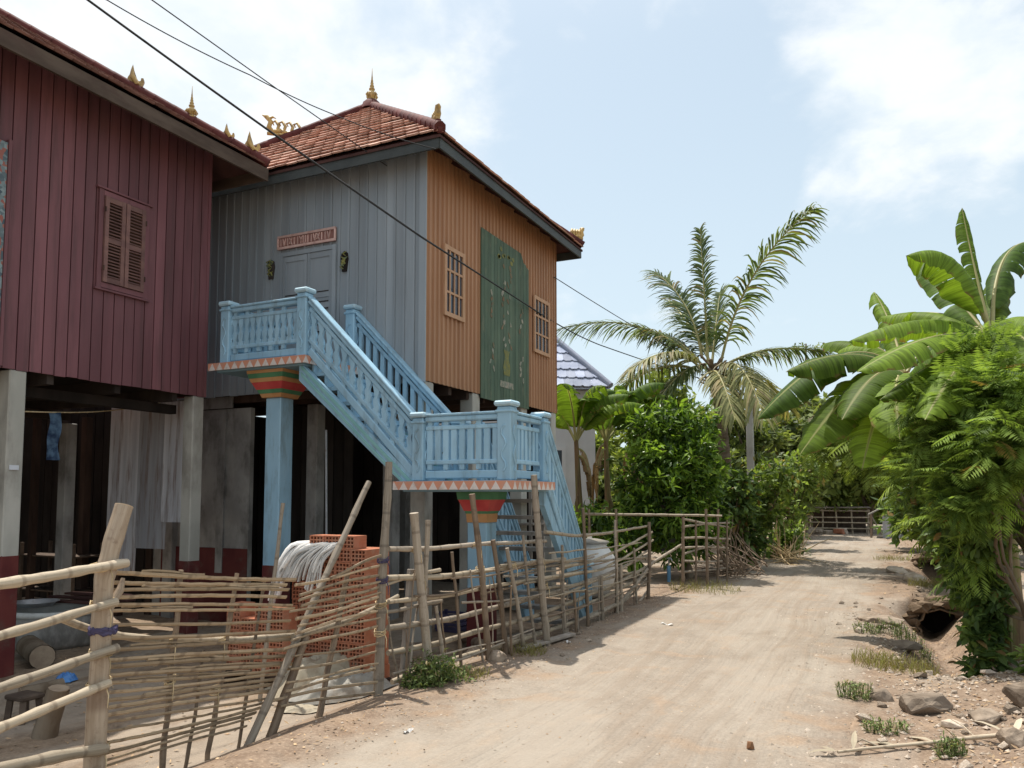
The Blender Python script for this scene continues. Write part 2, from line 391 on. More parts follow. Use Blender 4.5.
M['drygrass'] = leafmat('dry_grass', (.3, .24, .11), (.22, .22, .07), .3, .4, .7, .15)

def sand_mat():
    m, t, b = newmat('sandy_ground')
    co = t.coord(); sp = t.n('ShaderNodeSeparateXYZ'); t.L.new(co, sp.inputs[0])
    x, y = sp.outputs[0], sp.outputs[1]
    n1 = t.noise(co, .9, 6, .6); n2 = t.noise(co, 6., 6, .6); n3 = t.noise(co, 45., 6, .7); n4 = t.noise(co, 2.2, 5, .6, .4)
    sand = t.mix(t.rng(n1, .3, .7), (.255, .212, .168), (.312, .265, .212))
    sand = t.mix(t.math('MULTIPLY', t.rng(n2, .4, .75), .45), sand, (.355, .302, .245))
    soil = t.mix(t.rng(n2, .3, .7), (.185, .13, .092), (.27, .2, .145))
    soil = t.mix(t.math('MULTIPLY', t.rng(n3, .5, .7), .5), soil, (.37, .29, .21))
    # road band by distance from the wheel-worn middle, edge broken up by noise
    cx = t.math('ADD', -1.6, t.math('MULTIPLY', t.math('SUBTRACT', y, 8), .02))
    d = t.math('ABSOLUTE', t.math('SUBTRACT', x, cx))
    d = t.math('ADD', d, t.math('MULTIPLY_ADD', n4, 1.5, -.75))
    f = t.rng(t.math('ADD', d, t.rng(x, -.9, .4, 0., .45)), 1.05, 1.85)
    col = t.mix(f, sand, soil)
    col = t.mix(t.math('MULTIPLY', t.rng(n4, .52, .68), .5), col, (.34, .24, .16))
    # yard on the house side: trodden darker earth
    yard = t.rng(t.math('ADD', x, t.math('MULTIPLY_ADD', n4, .8, -.4)), -3.9, -4.7)
    col = t.mix(t.math('MULTIPLY', yard, .75), col, t.mix(t.rng(n2, .35, .7), (.2, .145, .1), (.31, .235, .165)))
    # grains and small dark specks
    vo = t.vor(co, 60.)
    col = t.val(col, t.math('MULTIPLY_ADD', t.rng(n3, .3, .7), .26, .87))
    spk = t.vor(co, 16.)
    s2 = t.math('MULTIPLY', t.math('LESS_THAN', spk.outputs['Distance'], .13), t.math('GREATER_THAN', t.noise(co, 3.3, 3), .53))
    col = t.mix(t.math('MULTIPLY', s2, .55), col, (.2, .13, .085))
    # wheel tracks: fine ridges running with the road
    wob = t.math('ADD', x, t.math('MULTIPLY', t.noise(t.coord((.5, .22, 1)), 1., 2), .6))
    cy = t.n('ShaderNodeCombineXYZ'); t.put(cy.inputs[0], t.math('MULTIPLY', wob, 9.)); t.put(cy.inputs[1], t.math('MULTIPLY', y, .15))
    tr = t.noise(cy.outputs[0], 1.1, 4, .55)
    tr = t.math('MULTIPLY', tr, t.rng(d, 1.5, .8))
    col = t.mix(t.math('MULTIPLY', t.rng(tr, .42, .6), .42), col, (.25, .195, .145))
    pk = t.noise(t.coord((1.1, .35, 1)), 1., 4, .6)
    col = t.mix(t.math('MULTIPLY', t.rng(pk, .48, .62), .55), col, (.355, .308, .252))
    t.put(b.inputs['Base Color'], col); b.inputs['Roughness'].default_value = .95; b.inputs['Specular IOR Level'].default_value = .1
    h = t.math('ADD', t.math('MULTIPLY', tr, 2.2), t.math('ADD', t.math('MULTIPLY', n2, 1.5), t.math('MULTIPLY', n3, .35)))
    h = t.math('ADD', h, t.math('MULTIPLY', t.noise(co, 14., 5, .65), .6))
    t.put(b.inputs['Normal'], t.bump(h, .6, .03))
    return m
M['sand'] = sand_mat()

def zig_mat():
    m, t, b = newmat('zigzag_trim_paint')
    sp = t.n('ShaderNodeSeparateXYZ'); t.L.new(t.coord(), sp.inputs[0])
    k = t.math('MULTIPLY', t.math('ADD', sp.outputs[0], sp.outputs[1]), 1/.13)
    fr = t.math('ABSOLUTE', t.math('MULTIPLY_ADD', t.math('FRACT', k), 2., -1.))      # 1 at ends, 0 in the middle
    z = t.attr('v')
    tri = t.math('GREATER_THAN', t.math('SUBTRACT', t.math('MULTIPLY_ADD', z, .9, .12), fr), 0.)
    n = t.noise(t.coord(14.), 1., 5)
    col = t.mix(tri, (.68, .62, .57), (.6, .27, .17))
    col = t.mix(t.math('MULTIPLY', t.rng(n, .5, .7), .5), col, (.4, .33, .28))
    t.put(b.inputs['Base Color'], col); b.inputs['Roughness'].default_value = .6
    return m
M['zig'] = zig_mat()
def textile_mat():
    m, t, b = newmat('patterned_mosaic')
    v = t.vor(t.coord((1, 26, 26)), 1.)
    h = t.n('ShaderNodeSeparateColor'); t.L.new(v.outputs['Color'], h.inputs[0])
    a = t.mix(h.outputs[0], (.04, .07, .09), (.24, .3, .3)); a = t.mix(t.math('GREATER_THAN', h.outputs[1], .8), a, (.3, .1, .07))
    t.put(b.inputs['Base Color'], a); b.inputs['Roughness'].default_value = .5
    return m
M['textile'] = textile_mat()

# ------------------------------------------------------------------ building helpers
def board_wall(mb, face, c, a0, a1, z0, z1, w=.15, gap=.01, th=.025, out=1, batten=None):
    """vertical boards; face 'X' = plane x=c running along y, 'Y' = plane y=c running along x; outer face at c"""
    n = max(1, round((a1-a0)/w)); w = (a1-a0)/n
    for i in range(n):
        p, q = a0+i*w+gap/2, a0+(i+1)*w-gap/2
        e = U(0, .004); zz = z0+U(-.006, .006)
        lo, hi = sorted((c-out*(th+e), c-out*e))
        if face == 'X': mb.bb(lo, hi, p, q, zz, z1)
        else: mb.bb(p, q, lo, hi, zz, z1)
        if batten:
            lo, hi = sorted((c+out*.002, c+out*batten))
            if face == 'X': mb.bb(lo, hi, q-.012, q+.012+gap, zz, z1)
            else: mb.bb(q-.012, q+.012+gap, lo, hi, zz, z1)
    lo, hi = sorted((c-out*(th+.03), c-out*(th+.012)))
    mb.k = 1
    if face == 'X': mb.bb(lo, hi, a0+.01, a1-.01, z0+.02, z1)
    else: mb.bb(a0+.01, a1-.01, lo, hi, z0+.02, z1)
    mb.k = 0

def tile_face(mb, E0, E1, A0, A1, rows, tw):
    E0, E1, A0, A1 = V(E0), V(E1), V(A0), V(A1)
    nrm = (E1-E0).cross(((A0+A1)/2-(E0+E1)/2)).normalized()
    if nrm.z < 0: nrm = -nrm
    e = (E1-E0).normalized()
    for i in range(rows):
        t0, t1 = i/rows, min(1.0, (i+1.3)/rows)
        L0, R0 = E0.lerp(A0, t0), E1.lerp(A1, t0)
        up = ((A0+A1)/2-(E0+E1)/2)*(t1-t0)
        W = (R0-L0).length; off = (i % 2)*tw/2
        s = -off
        while s < W-.02:
            a, b = max(0, s), min(W, s+tw)
            # keep the tile's upper corners inside the sloping edges
            L1, R1 = (E0.lerp(A0, t1)-L0).dot(e), (E1.lerp(A1, t1)-L0).dot(e)
            a1, b1 = min(max(a, L1), R1), max(min(b, R1), L1)
            if b-a > .02 and b1 >= a1:
                j = nrm*U(-.006, .006)
                q = (b-a)*.22
                lo = [L0+e*a+up*.1, L0+e*(a+q), L0+e*(b-q), L0+e*b+up*.1]
                hi = [L0+e*b1+up, L0+e*a1+up]
                P = [p+nrm*.045+j for p in lo]+[p+nrm*.006 for p in hi]
                P += [p+nrm*.022+j for p in lo]+[p-nrm*.015 for p in hi]
                F = [(0, 1, 2, 3, 4, 5), (11, 10, 9, 8, 7, 6)]+[(k, k+6, (k+1) % 6+6, (k+1) % 6) for k in range(6)]
                mb.add(P, F)
            s += tw
def ridge_line(mb, p, q, r=.085, n=18):
    p, q = V(p), V(q)
    for i in range(n):
        a, b = p.lerp(q, i/n), p.lerp(q, min(1, (i+1.12)/n))
        mb.tube([a+V((0, 0, .02)), b+V((0, 0, .035))], [r*1.05, r*.93], 8, True)

def finial(parent, p, h, name='finial'):
    m = MB(); p = V(p)
    pr = [(.0, 0), (.14, .0), (.15, .05), (.09, .08), (.075, .12), (.12, .16), (.14, .21), (.12, .27), (.07, .31), (.055, .35), (.08, .37), (.08, .4), (.045, .43), (.06, .46), (.055, .49), (.035, .52), (.045, .55), (.03, .6), (.034, .63), (.02, .68), (.022, .71), (.012, .8), (.006, 1.), (0, 1.0)]
    m.lathe(p, [(a*h*1.05, b*h) for a, b in pr], 14)
    for k in range(6):
        a = k*math.pi/3; d = V((math.cos(a), math.sin(a), 0))
        m.tube([p+d*.11*h+V((0, 0, .1*h)), p+d*.17*h+V((0, 0, .2*h)), p+d*.12*h+V((0, 0, .3*h))], [.02*h, .025*h, .004*h], 5)
    return m.build(name, M['gold'], parent)
FLAME = [(-.3, 0), (.34, 0), (.42, .12), (.5, .3), (.44, .42), (.32, .4), (.3, .28), (.2, .24), (.1, .34), (.03, .5), (-.06, .7), (-.14, .98), (-.24, .74), (-.3, .5), (-.4, .36), (-.44, .2)]
def flame(parent, p, h, d, name='flame_finial', mat='gold'):
    m = MB(); d = V(d).normalized(); n = d.cross(V((0, 0, 1))).normalized()
    m.prism([(a*h*.75, b*h) for a, b in FLAME], V(p)-n*.03, d, (0, 0, 1), n*.06)
    m.tube([V(p)-n*.05+d*.1*h+V((0, 0, .05*h)), V(p)-n*.05-d*.1*h+V((0, 0, .4*h)), V(p)-n*.04-d*.13*h+V((0, 0, .8*h))], [.03, .03, .008], 6)
    m.tube([V(p)+n*.05+d*.1*h+V((0, 0, .05*h)), V(p)+n*.05-d*.1*h+V((0, 0, .4*h)), V(p)+n*.04-d*.13*h+V((0, 0, .8*h))], [.03, .03, .008], 6)
    return m.build(name, M[mat], parent)
def scroll(parent, p, d, L=.5, h=.34, name='dragon_ornament'):
    """pierced curling crest: a wavy body with curls above it and a raised head"""
    m = MB(); d = V(d).normalized(); z = V((0, 0, 1)); p = V(p)
    P = lambda a, b: p+d*a*L+z*b*h
    m.tube([P(-.5, .12), P(-.3, .2), P(-.1, .1), P(.12, .22), P(.32, .12), P(.45, .35), P(.4, .7), P(.52, .95), P(.66, 1.05)], [.02, .035, .035, .04, .04, .045, .04, .04, .006], 7)
    for a in (-.42, -.2, .02, .22):
        m.tube([P(a, .12), P(a-.06, .5), P(a+.04, .78), P(a+.13, .66), P(a+.08, .5)], [.025, .028, .026, .02, .008], 6)
    m.tube([P(.45, .85), P(.34, .98), P(.24, .9)], [.03, .02, .005], 6)
    m.tube([P(-.55, .0), P(.5, .0)], .03, 6)
    return m.build(name, M['gold'], parent)
def column(parent, x, y, z0, z1, w, mat='concrete', base=None, basez=None, label=None):
    m = MB(); m.bev((x, y, (z0+z1)/2), (w, w, z1-z0), .012)
    c = m.build('column', M[mat], parent, label=label)
    if base:
        b = MB(); b.bev((x, y, (z0+basez)/2), (w+.008, w+.008, basez-z0), .012)
        b.build('painted_base', M[base], c)
    return c

# ================================================================== SETTING
def axis(lo, hi, a, b, step):
    r = [lo, lo*.5, lo*.25, lo*.12, a-8, a-4, a-2, a-1, a-.4]
    n = int((b-a)/step); r += [a+i*(b-a)/n for i in range(n+1)]
    r += [b+.4, b+1, b+2, b+4, b+8]+[hi*k for k in (.12, .25, .5, 1.)]
    return sorted(set(r))
def ground():
    xs = axis(-600, 600, -12, 5.5, .085); ys = axis(-600, 900, 1.5, 21, .085)
    nx, ny = len(xs), len(ys)
    vs = []
    for y in ys:
        rl, rr = road_l(y), road_r(y)
        for x in xs:
            h = gh(x, y)
            if 1 < y < 46: h -= .035*sm(rl+.05, rl+.35, x)*(1-sm(rr-.35, rr-.05, x))
            vs.append((x, y, h))
    fs = [(j*nx+i, j*nx+i+1, (j+1)*nx+i+1, (j+1)*nx+i) for j in range(ny-1) for i in range(nx-1)]
    me = bpy.data.meshes.new('ground'); me.from_pydata(vs, [], fs); me.materials.append(M['sand'])
    me.polygons.foreach_set('use_smooth', [True]*len(fs))
    o = bpy.data.objects.new('ground', me); COL.objects.link(o); tag(o, 'bare dusty earth of the yards and verges', None, None, 'structure')
    vs = []; N = 44; y = 1.2; rows = []
    while y < 45: rows.append(y); y += .09 if y < 16 else .3
    for y in rows:
        rl, rr = road_l(y)+.1*nz(y, 0, 1.7), road_r(y)+.12*nz(y, 9, 1.5)
        for i in range(N+1):
            x = rl+(rr-rl)*i/N
            e = min(i, N-i)
            vs.append((x, y, gh(x, y)+(.005 if e else -.02)))
    K = N+1
    fs = [(j*K+i, j*K+i+1, (j+1)*K+i+1, (j+1)*K+i) for j in range(len(rows)-1) for i in range(N)]
    me = bpy.data.meshes.new('dirt_road'); me.from_pydata(vs, [], fs); me.materials.append(M['sand'])
    me.polygons.foreach_set('use_smooth', [True]*len(fs))
    o = bpy.data.objects.new('dirt_road', me); COL.objects.link(o); tag(o, 'pale sandy village road with faint wheel tracks', None, None, 'structure')
ground()

# ================================================================== RED HOUSE
RX = -8.3
def red_house():
    h = T('stilt_house', 'dark maroon plank stilt house with brown louvred shutters, nearest the camera', 'house', (RX, 4., -.25))
    z0, z1 = 2.94, 6.48
    m = MB(); board_wall(m, 'X', RX, .2, 7.78, z0, z1, .142, .014, .025)
    m.k = 0; m.bb(RX-.04, RX+.006, 7.75, 7.795, z0, z1)
    m.build('road_wall', [M['maroon'], M['darkwood']], h)
    m = MB(); board_wall(m, 'Y', 7.78, -14., RX-.05, z0, z1, .142, .012, .025); m.build('end_wall', [M['maroon'], M['darkwood']], h)
    m = MB(); board_wall(m, 'Y', .2, -14., RX-.05, z0, z1, .142, .012, .025, -1); m.build('end_wall', [M['maroon'], M['darkwood']], h)
    m = MB(); board_wall(m, 'X', -14., .2, 7.78, z0, z1, .2, .012, .025, -1); m.build('back_wall', [M['maroon'], M['darkwood']], h)
    m = MB(); m.bb(-13.9, RX-.06, .3, 7.75, z0+.06, z0+.1)
    for k in range(9): m.bb(-13.9, RX-.07, .5+k*.85, .58+k*.85, z0-.1, z0+.06)
    for x in (-8.8, -11, -13.8): m.bb(x-.06, x+.06, .3, 7.7, z0-.22, z0-.1)
    m.build('floor', M['dark'], h)  # near-black colour paints the shade under the floor
    # shutters
    A, B = atX(99, 192, RX), atX(146, 297, RX); y0, y1, a, b = 6.12, 6.76, 4.09, 5.2
    m = MB()
    for yy in (y0, y1): m.bb(RX+.004, RX+.022, yy-.03, yy+.03, a-.04, b+.04)
    for zz in (a, b): m.bb(RX+.006, RX+.024, y0+.031, y1-.031, zz-.03, zz+.03)
    m.bb(RX+.002, RX+.04, y0-.07, y1+.07, b+.042, b+.065); m.bb(RX+.002, RX+.04, y0-.06, y1+.06, a-.065, a-.042)
    w = m.build('window', M['maroon'], h)
    ym = (y0+y1)/2
    for (p, q) in ((y0+.04, ym-.006), (ym+.006, y1-.04)):
        m = MB()
        for yy in (p, q-.05): m.bb(RX+.012, RX+.045, yy, yy+.05, a+.037, b-.037)
        zs = [a+.038, (a+b)/2-.035, b-.10]
        for zz in zs: m.bb(RX+.013, RX+.043, p+.051, q-.051, zz, zz+.06)
        for (s, e) in ((zs[0]+.06, zs[1]), (zs[1]+.06, zs[2])):
            n = 11
            for k in range(n):
                zc = s+(k+.5)*(e-s)/n
                m.box((RX+.03, (p+q)/2, zc), (.036, q-p-.104, .007), Matrix.Rotation(R(38), 3, 'Y'))
        m.k = 1; m.bb(RX+.004, RX+.01, p+.03, q-.03, a+.05, b-.05)
        sh = m.build('shutter', [M['shutter'], M['darkwood']], w)
        for zz in (a+.2, b-.2): g = MB(); g.tube([(RX+.05, p-.004 if p < ym-.1 else q+.004, zz-.03), (RX+.05, p-.004 if p < ym-.1 else q+.004, zz+.03)], .009, 6); g.build('hinge', M['darkwood'], sh)
    m = MB(); m.bb(RX+.004, RX+.05, 4.0, 4.99, 2.95, 5.32); m.k = 1
    m.bb(RX+.004, RX+.06, 4.995, 5.03, 2.95, 5.36); m.build('patterned_panel', [M['textile'], M['maroon']], h, label='panel of small dark mosaic-like pattern at the left edge')
    # roof
    EX, EY, ez, sl = -7.7, 8.24, 6.21, .64
    rx = EX-3.5; rz = ez+3.5*sl
    A0, A1 = (rx, -1.2, rz), (rx, EY-3.5, rz)
    m = MB(); tile_face(m, (EX, -1.2, ez), (EX, EY, ez), A0, A1, 15, .21)
    tile_face(m, (2*rx-EX, EY, ez), (EX, EY, ez), A1, A1, 15, .21)
    m.k = 1
    for q in ([(EX, -1.2, ez), (EX, EY, ez), A1, A0], [(EX, EY, ez), (2*rx-EX, EY, ez), A1], [(2*rx-EX, EY, ez), (2*rx-EX, -1.2, ez), A0, A1]):
        P = [V(p)-V((0, 0, .03)) for p in q]; P2 = [p-V((0, 0, .03)) for p in P]; n = len(q)
        m.add(P+P2, [tuple(range(n)), tuple(range(n, 2*n))[::-1]]+[(i, n+i, n+(i+1) % n, (i+1) % n) for i in range(n)])
    roof = m.build('roof', [M['tile_dk'], M['soffit']], h)
    m = MB(); ridge_line(m, (EX, EY, ez+.03), A1, .08, 20); ridge_line(m, A1, A0, .09, 16); ridge_line(m, (2*rx-EX, EY, ez+.03), A1, .08, 20)
    m.build('ridge_cap', M['ridge'], roof)
    m = MB()
    m.bb(EX-.03, EX+.005, -1.2, EY, ez-.2, ez-.025); m.bb(EX-.055, EX-.031, -1.2, EY-.03, ez-.16, ez-.04)
    m.build('fascia', M['fascia_br'], roof)
    m = MB(); m.bb(2*rx-EX, EX-.05, EY-.035, EY-.003, ez-.19, ez-.025); m.build('fascia', M['fascia_br'], roof)
    for k in range(15): m = MB(); m.beam((EX-.06, -.9+k*.62, ez-.09), (EX-1.1, -.9+k*.62, ez-.09+1.04*sl), .06, .1); m.build('rafter', M['darkwood'], roof)
    dn = V((-1, -1, .64))
    for t, kind, hh in ((.16, 'f', .3), (.38, 'f', .22), (.72, 's', .46), (1.22, 'f', .3)):
        p = V((EX, EY, ez+.08))+dn*t
        if kind == 'f': flame(roof, p, hh, (1, 1, 0))
        else: finial(roof, p, hh)
    # posts under the floor
    for (x, y) in ((RX-.1, 5.245), (RX-.1, 7.685)):
        column(h, x, y, gh(x, y)-.2, z0-.003, .185, 'concrete', 'maroon_dk', .98 if y < 6 else .75)
    for (x, y) in ((RX-.1, 2.9), (-11, 2.9), (-11, 5.28), (-11, 7.73), (-13.7, 7.73), (-13.7, 5.28), (RX-.1, .5), (-13.7, .5)):
        column(h, x, y, gh(x, y)-.2, z0-.26, .17, 'concrete_dk')
    m = MB(); m.box((RX+.002, 5.235, 1.9), (.006, .1, .05)); m.build('address_plate', M['whiteplate'], h)
    m = MB(); board_wall(m, 'Y', 9.25, -14., -9.6, -.3, 3.7, .22, .02, .02, -1); m.build('shade_backing', [M['dark'], M['dark']], h)  # added dark backing, painted for the shade under the house
    m = MB(); board_wall(m, 'X', -14.05, .4, 9.2, -.3, 3.7, .22, .02, .02, 1); m.build('shade_backing', [M['dark'], M['dark']], h)
    for (x, y, w) in ((-10.9, 8.6, .1), (-11.9, 8.7, .12), (-12.6, 8.3, .09), (-10.55, 8.9, .12)):
        m = MB(); m.beam((x, y, -.3), (x+U(-.03, .03), y, 2.9), w, w); m.build('timber_post', M['darkwood'], h)
    return h
red_house()

# ================================================================== GREY AND ORANGE HOUSE
HX, HY0, HY1, HXL = -5.4, 8.73, 13.27, -10.2
FZ = 3.11
def grey_house():
    h = T('stilt_house', 'stilt house with grey front, orange ribbed side wall and gilded tiled roof', 'house', ((HX+HXL)/2, 11.1, -.2))
    zt = 6.44
    m = MB(); board_wall(m, 'Y', HY0, HXL, HX-.03, FZ-.02, zt, .155, .01, .025, -1, .014)
    m.k = 0; m.bb(HX-.09, HX+.012, HY0-.03, HY0-.003, FZ-.02, zt)
    m.build('front_wall', [M['grey'], M['darkwood']], h)
    # ribbed orange sheet, profile run along y
    m = MB(); P = []; y = HY0+.0; per = .118
    prof = [(0, 0), (.052, 0), (.062, .024), (.096, .024), (.106, 0)]
    while y < HY1-.02:
        for a, o in prof: P.append((min(y+a, HY1), o))
        y += per
    P.append((HY1, 0)); vs = []; fs = []
    for (yy, o) in P: vs += [V((HX+o, yy, FZ+.0)), V((HX+o, yy, zt))]
    for i in range(len(P)-1): fs.append((2*i, 2*i+2, 2*i+3, 2*i+1))
    m.add(vs, fs, r=.5)
    m.bb(HX-.04, HX-.02, HY0+.02, HY1, FZ+.02, zt)
    m.build('side_wall', M['orange'], h)
    m = MB(); board_wall(m, 'Y', HY1, HXL, HX-.05, FZ, zt, .2, .01, .025, 1); m.build('back_wall', [M['orange'], M['darkwood']], h)
    m = MB(); board_wall(m, 'X', HXL, HY0+.03, HY1, FZ, zt, .2, .01, .025, -1); m.build('far_side_wall', [M['grey'], M['darkwood']], h)
    m = MB(); m.bb(HXL+.05, HX-.05, HY0+.05, HY1-.05, FZ+.04, FZ+.1)
    for k in range(9): m.bb(HXL+.1, HX-.06, HY0+.2+k*.52, HY0+.28+k*.52, FZ-.1, FZ+.04)
    m.build('floor', M['darkwood'], h)
    # door
    m = MB(); x0, x1, zb, ztp = -7.84, -6.89, 3.3, 5.13
    f = HY0
    for xx in (x0, x1): m.bb(xx-.03, xx+.03, f-.035, f-.004, zb, ztp)
    m.bb(x0+.031, x1-.031, f-.033, f-.006, ztp-.06, ztp)
    door = m.build('door', M['grey'], h)
    xm = (x0+x1)/2
    for (p, q) in ((x0+.035, xm-.005), (xm+.005, x1-.035)):
        m = MB(); m.bb(p, q, f-.018, f-.006, zb, ztp-.065)
        for zz in (zb, zb+.62, zb+.95, zb+1.1, ztp-.15): m.bb(p+.045, q-.045, f-.03, f-.019, zz, zz+.07)
        for xx in (p, q-.045): m.bb(xx, xx+.045, f-.031, f-.018, zb, ztp-.07)
        m.k = 1
        for zz in (zb+.60, zb+.70, zb+.925, zb+1.03, zb+1.175): m.bb(p+.05, q-.05, f-.0335, f-.0305, zz, zz+.014)
        lf = m.build('door_leaf', [M['grey'], M['dark']], door)
    m = MB(); m.tube([(xm-.01, f-.05, zb+.98), (xm-.01, f-.06, zb+1.02), (xm-.01, f-.05, zb+1.22)], [.015, .02, .015], 8); m.lathe((xm-.01, f-.06, zb+.9), [(0, 0), (.03, .01), (.035, .05), (.01, .07), (0, .07)], 10)
    m.build('padlock', M['dark'], door)
    # carved transom panel over the door
    m = MB(); x0, x1, a, b = -7.9, -6.87, 5.18, 5.38
    m.bb(x0, x1, f-.03, f-.006, a, b)
    m.k = 1
    for zz in (a+.012, b-.022): m.bb(x0-.01, x1+.01, f-.05, f-.031, zz-.012, zz+.022)
    for xx in (x0, x1): m.bb(xx-.012, xx+.012, f-.052, f-.03, a+.035, b-.035)
    x = x0+.05; k = 0
    while x < x1-.05:
        kind = 'IVIXIIYUIIVXI'[k % 13]; hz, lz = b-.045, a+.045
        B = lambda p, q, w=.016: m.beam((p[0], f-.036, p[1]), (q[0], f-.036, q[1]), .012, w, up=(0, 1, 0))
        if kind == 'I': B((x, lz), (x, hz))
        elif kind == 'V': B((x-.025, hz), (x, lz)); B((x+.025, hz), (x, lz))
        elif kind == 'X': B((x-.025, hz), (x+.025, lz)); B((x+.025, hz), (x-.025, lz+.02))
        elif kind == 'Y': B((x, lz), (x, (lz+hz)/2)); B((x, (lz+hz)/2), (x+.03, hz)); B((x, (lz+hz)/2), (x-.03, hz))
        else: B((x-.02, hz), (x-.02, lz)); B((x+.02, hz), (x+.02, lz)); B((x-.02, lz), (x+.02, lz))
        x += .062; k += 1
    m.k = 0
    tp = m.build('carved_transom', [M['pinkback'], M['pink']], h)
    for (x, z) in ((-8.04, 4.91), (-6.71, 4.86)):
        m = MB(); c = V((x, f-.006, z))
        m.prism([(-.04, -.14), (.04, -.14), (.05, -.05), (.065, .04), (.05, .12), (0, .15), (-.05, .12), (-.065, .05), (-.045, -.03)], c-V((0, .025, 0)), (1, 0, 0), (0, 0, 1), (0, .022, 0))
        m.k = 1
        for i in range(9):
            a = V((x+U(-.035, .035), f-.03, z+U(-.12, .1)))
            m.tube([a, a+V((U(-.04, .04), -.02, .03)), a+V((U(-.05, .05), -.006, .06))], [.01, .016, .005], 6)
        m.build('carved_wall_ornament', [M['dark'], M['motif_gold']], h)
    # lattice windows
    for (y0, y1, a, b) in ((9.17, 9.68, 4.1, 5.03), (12.21, 12.85, 4.1, 5.03)):
        X = HX+.026
        m = MB()
        for yy in (y0, y1): m.bb(X, X+.03, yy-.03, yy+.03, a-.03, b+.03)
        for zz in (a, b): m.bb(X+.002, X+.028, y0+.031, y1-.031, zz-.03, zz+.03)
        w = m.build('window', M['lattice'], h)
        m = MB()
        for k in range(1, 4): yy = y0+k*(y1-y0)/4; m.bb(X+.008, X+.022, yy-.014, yy+.014, a+.031, b-.031)
        for k in range(1, 3):
            zz = a+k*(b-a)/3; m.bb(X+.006, X+.024, y0+.031, y1-.031, zz-.016, zz+.016)
        m.build('lattice', M['lattice'], w)
        m = MB(); m.bb(X-.02, X+.004, y0+.02, y1-.02, a+.02, b-.02); m.build('pane', M['glass'], w)
    # green painted panel with clipped upper corner
    y0, y1, a, b = 10.23, 11.97, FZ-.06, 5.63
    X = HX+.028
    m = MB()
    n = 16
    for k in range(n):
        p, q = y0+k*(y1-y0)/n+.003, y0+(k+1)*(y1-y0)/n-.003
        zt2 = b if q < 11.72 else b-.1-.42*(q-11.72)
        m.prism([(p, a), (q, a), (q, zt2 if q <= 11.72 else zt2), (p, b if p < 11.7 else zt2+.03)], (X+U(0, .003), 0, 0), (0, 1, 0), (0, 0, 1), (.014, 0, 0))
    pn = m.build('green_panel', M['green_panel'], h, label='green boarded panel with a faded painted vase and plants')
    rr = random.Random(4); MM = [M['motif_pale'], M['motif_gold'], M['motif_red']]
    def blob(y, z, w, hh, k, ang=0.):
        pts = []; m = MB()
        for i in range(9):
            t = 2*math.pi*i/9; rr2 = 1+.35*(rr.random()-.5)
            aa, bb = math.cos(t)*w*rr2, math.sin(t)*hh*rr2
            pts.append((y+aa*math.cos(ang)-bb*math.sin(ang), z+aa*math.sin(ang)+bb*math.cos(ang)))
        m.prism(pts, (X+.0185, 0, 0), (0, 1, 0), (0, 0, 1), (.003, 0, 0)); m.build('painted_leaf', MM[k], pn)
    yc = (y0+y1)/2
    m = MB(); m.prism([(yc-.1, 3.5), (yc+.1, 3.5), (yc+.13, 3.62), (yc+.06, 3.8), (yc+.11, 3.9), (yc-.11, 3.9), (yc-.06, 3.8), (yc-.13, 3.62)], (X+.0185, 0, 0), (0, 1, 0), (0, 0, 1), (.003, 0, 0)); m.build('painted_vase', M['motif_gold'], pn)
    m = MB(); m.prism([(yc-.24, 3.3), (yc+.24, 3.3), (yc+.24, 3.4), (yc-.24, 3.4)], (X+.0185, 0, 0), (0, 1, 0), (0, 0, 1), (.003, 0, 0)); m.build('painted_base_line', M['motif_pale'], pn)
    for z in [3.98+i*.09 for i in range(15)]:
        for s in (-1, 1):
            if rr.random() < .8: blob(yc+s*rr.uniform(.03, .17), z, rr.uniform(.02, .045), rr.uniform(.03, .07), rr.choice((0, 0, 2, 2)), s*.7)
    for (yy, zz) in ((y0+.32, 4.35), (y1-.33, 4.3), (y0+.35, 3.55), (y1-.3, 3.5)):
        for i in range(5): blob(yy+rr.uniform(-.07, .07), zz+i*.09, .03, .05, rr.choice((0, 2)), rr.uniform(-1, 1))
    for i in range(9): blob(yc+rr.uniform(-.3, .3), 5.4+rr.uniform(-.07, .1), .05, .035, rr.choice((1, 1, 2)))
    # roof
    ex0, ex1, ey0, ey1, ez = -10.9, -4.98, 8.37, 13.6, 6.23
    AP = V((-7.92, 10.97, 8.38))
    C = [V((ex0, ey0, ez)), V((ex1, ey0, ez)), V((ex1, ey1, ez)), V((ex0, ey1, ez))]
    m = MB()
    for i in range(4): tile_face(m, C[i], C[(i+1) % 4], AP, AP, 16, .2)
    m.k = 1
    for i in range(4):
        P = [C[i]-V((0, 0, .03)), C[(i+1) % 4]-V((0, 0, .03)), AP-V((0, 0, .03))]
        m.add(P+[p-V((0, 0, .035)) for p in P], [(0, 1, 2), (5, 4, 3), (0, 3, 4, 1)])
    roof = m.build('roof', [M['tile'], M['soffit']], h)
    m = MB()
    for c in C: ridge_line(m, c+V((0, 0, .04)), AP+V((0, 0, .02)), .075, 18)
    m.lathe(AP-V((0, 0, .05)), [(.0, .18), (.1, .18), (.16, .12), (.2, 0)], 12)
    m.build('ridge_cap', M['ridge'], roof)
    for (p, q) in ((C[0], C[1]), (C[1], C[2]), (C[2], C[3]), (C[3], C[0])):
        d = (q-p).normalized(); inn = V((0, 0, 1)).cross(d)
        m = MB(); m.beam(p+d*.03+inn*.03-V((0, 0, .125)), q-d*.03+inn*.03-V((0, 0, .125)), .03, .14); m.build('fascia', M['fascia'], roof)
    sl = (AP.z-ez)/(ex1-AP.x)
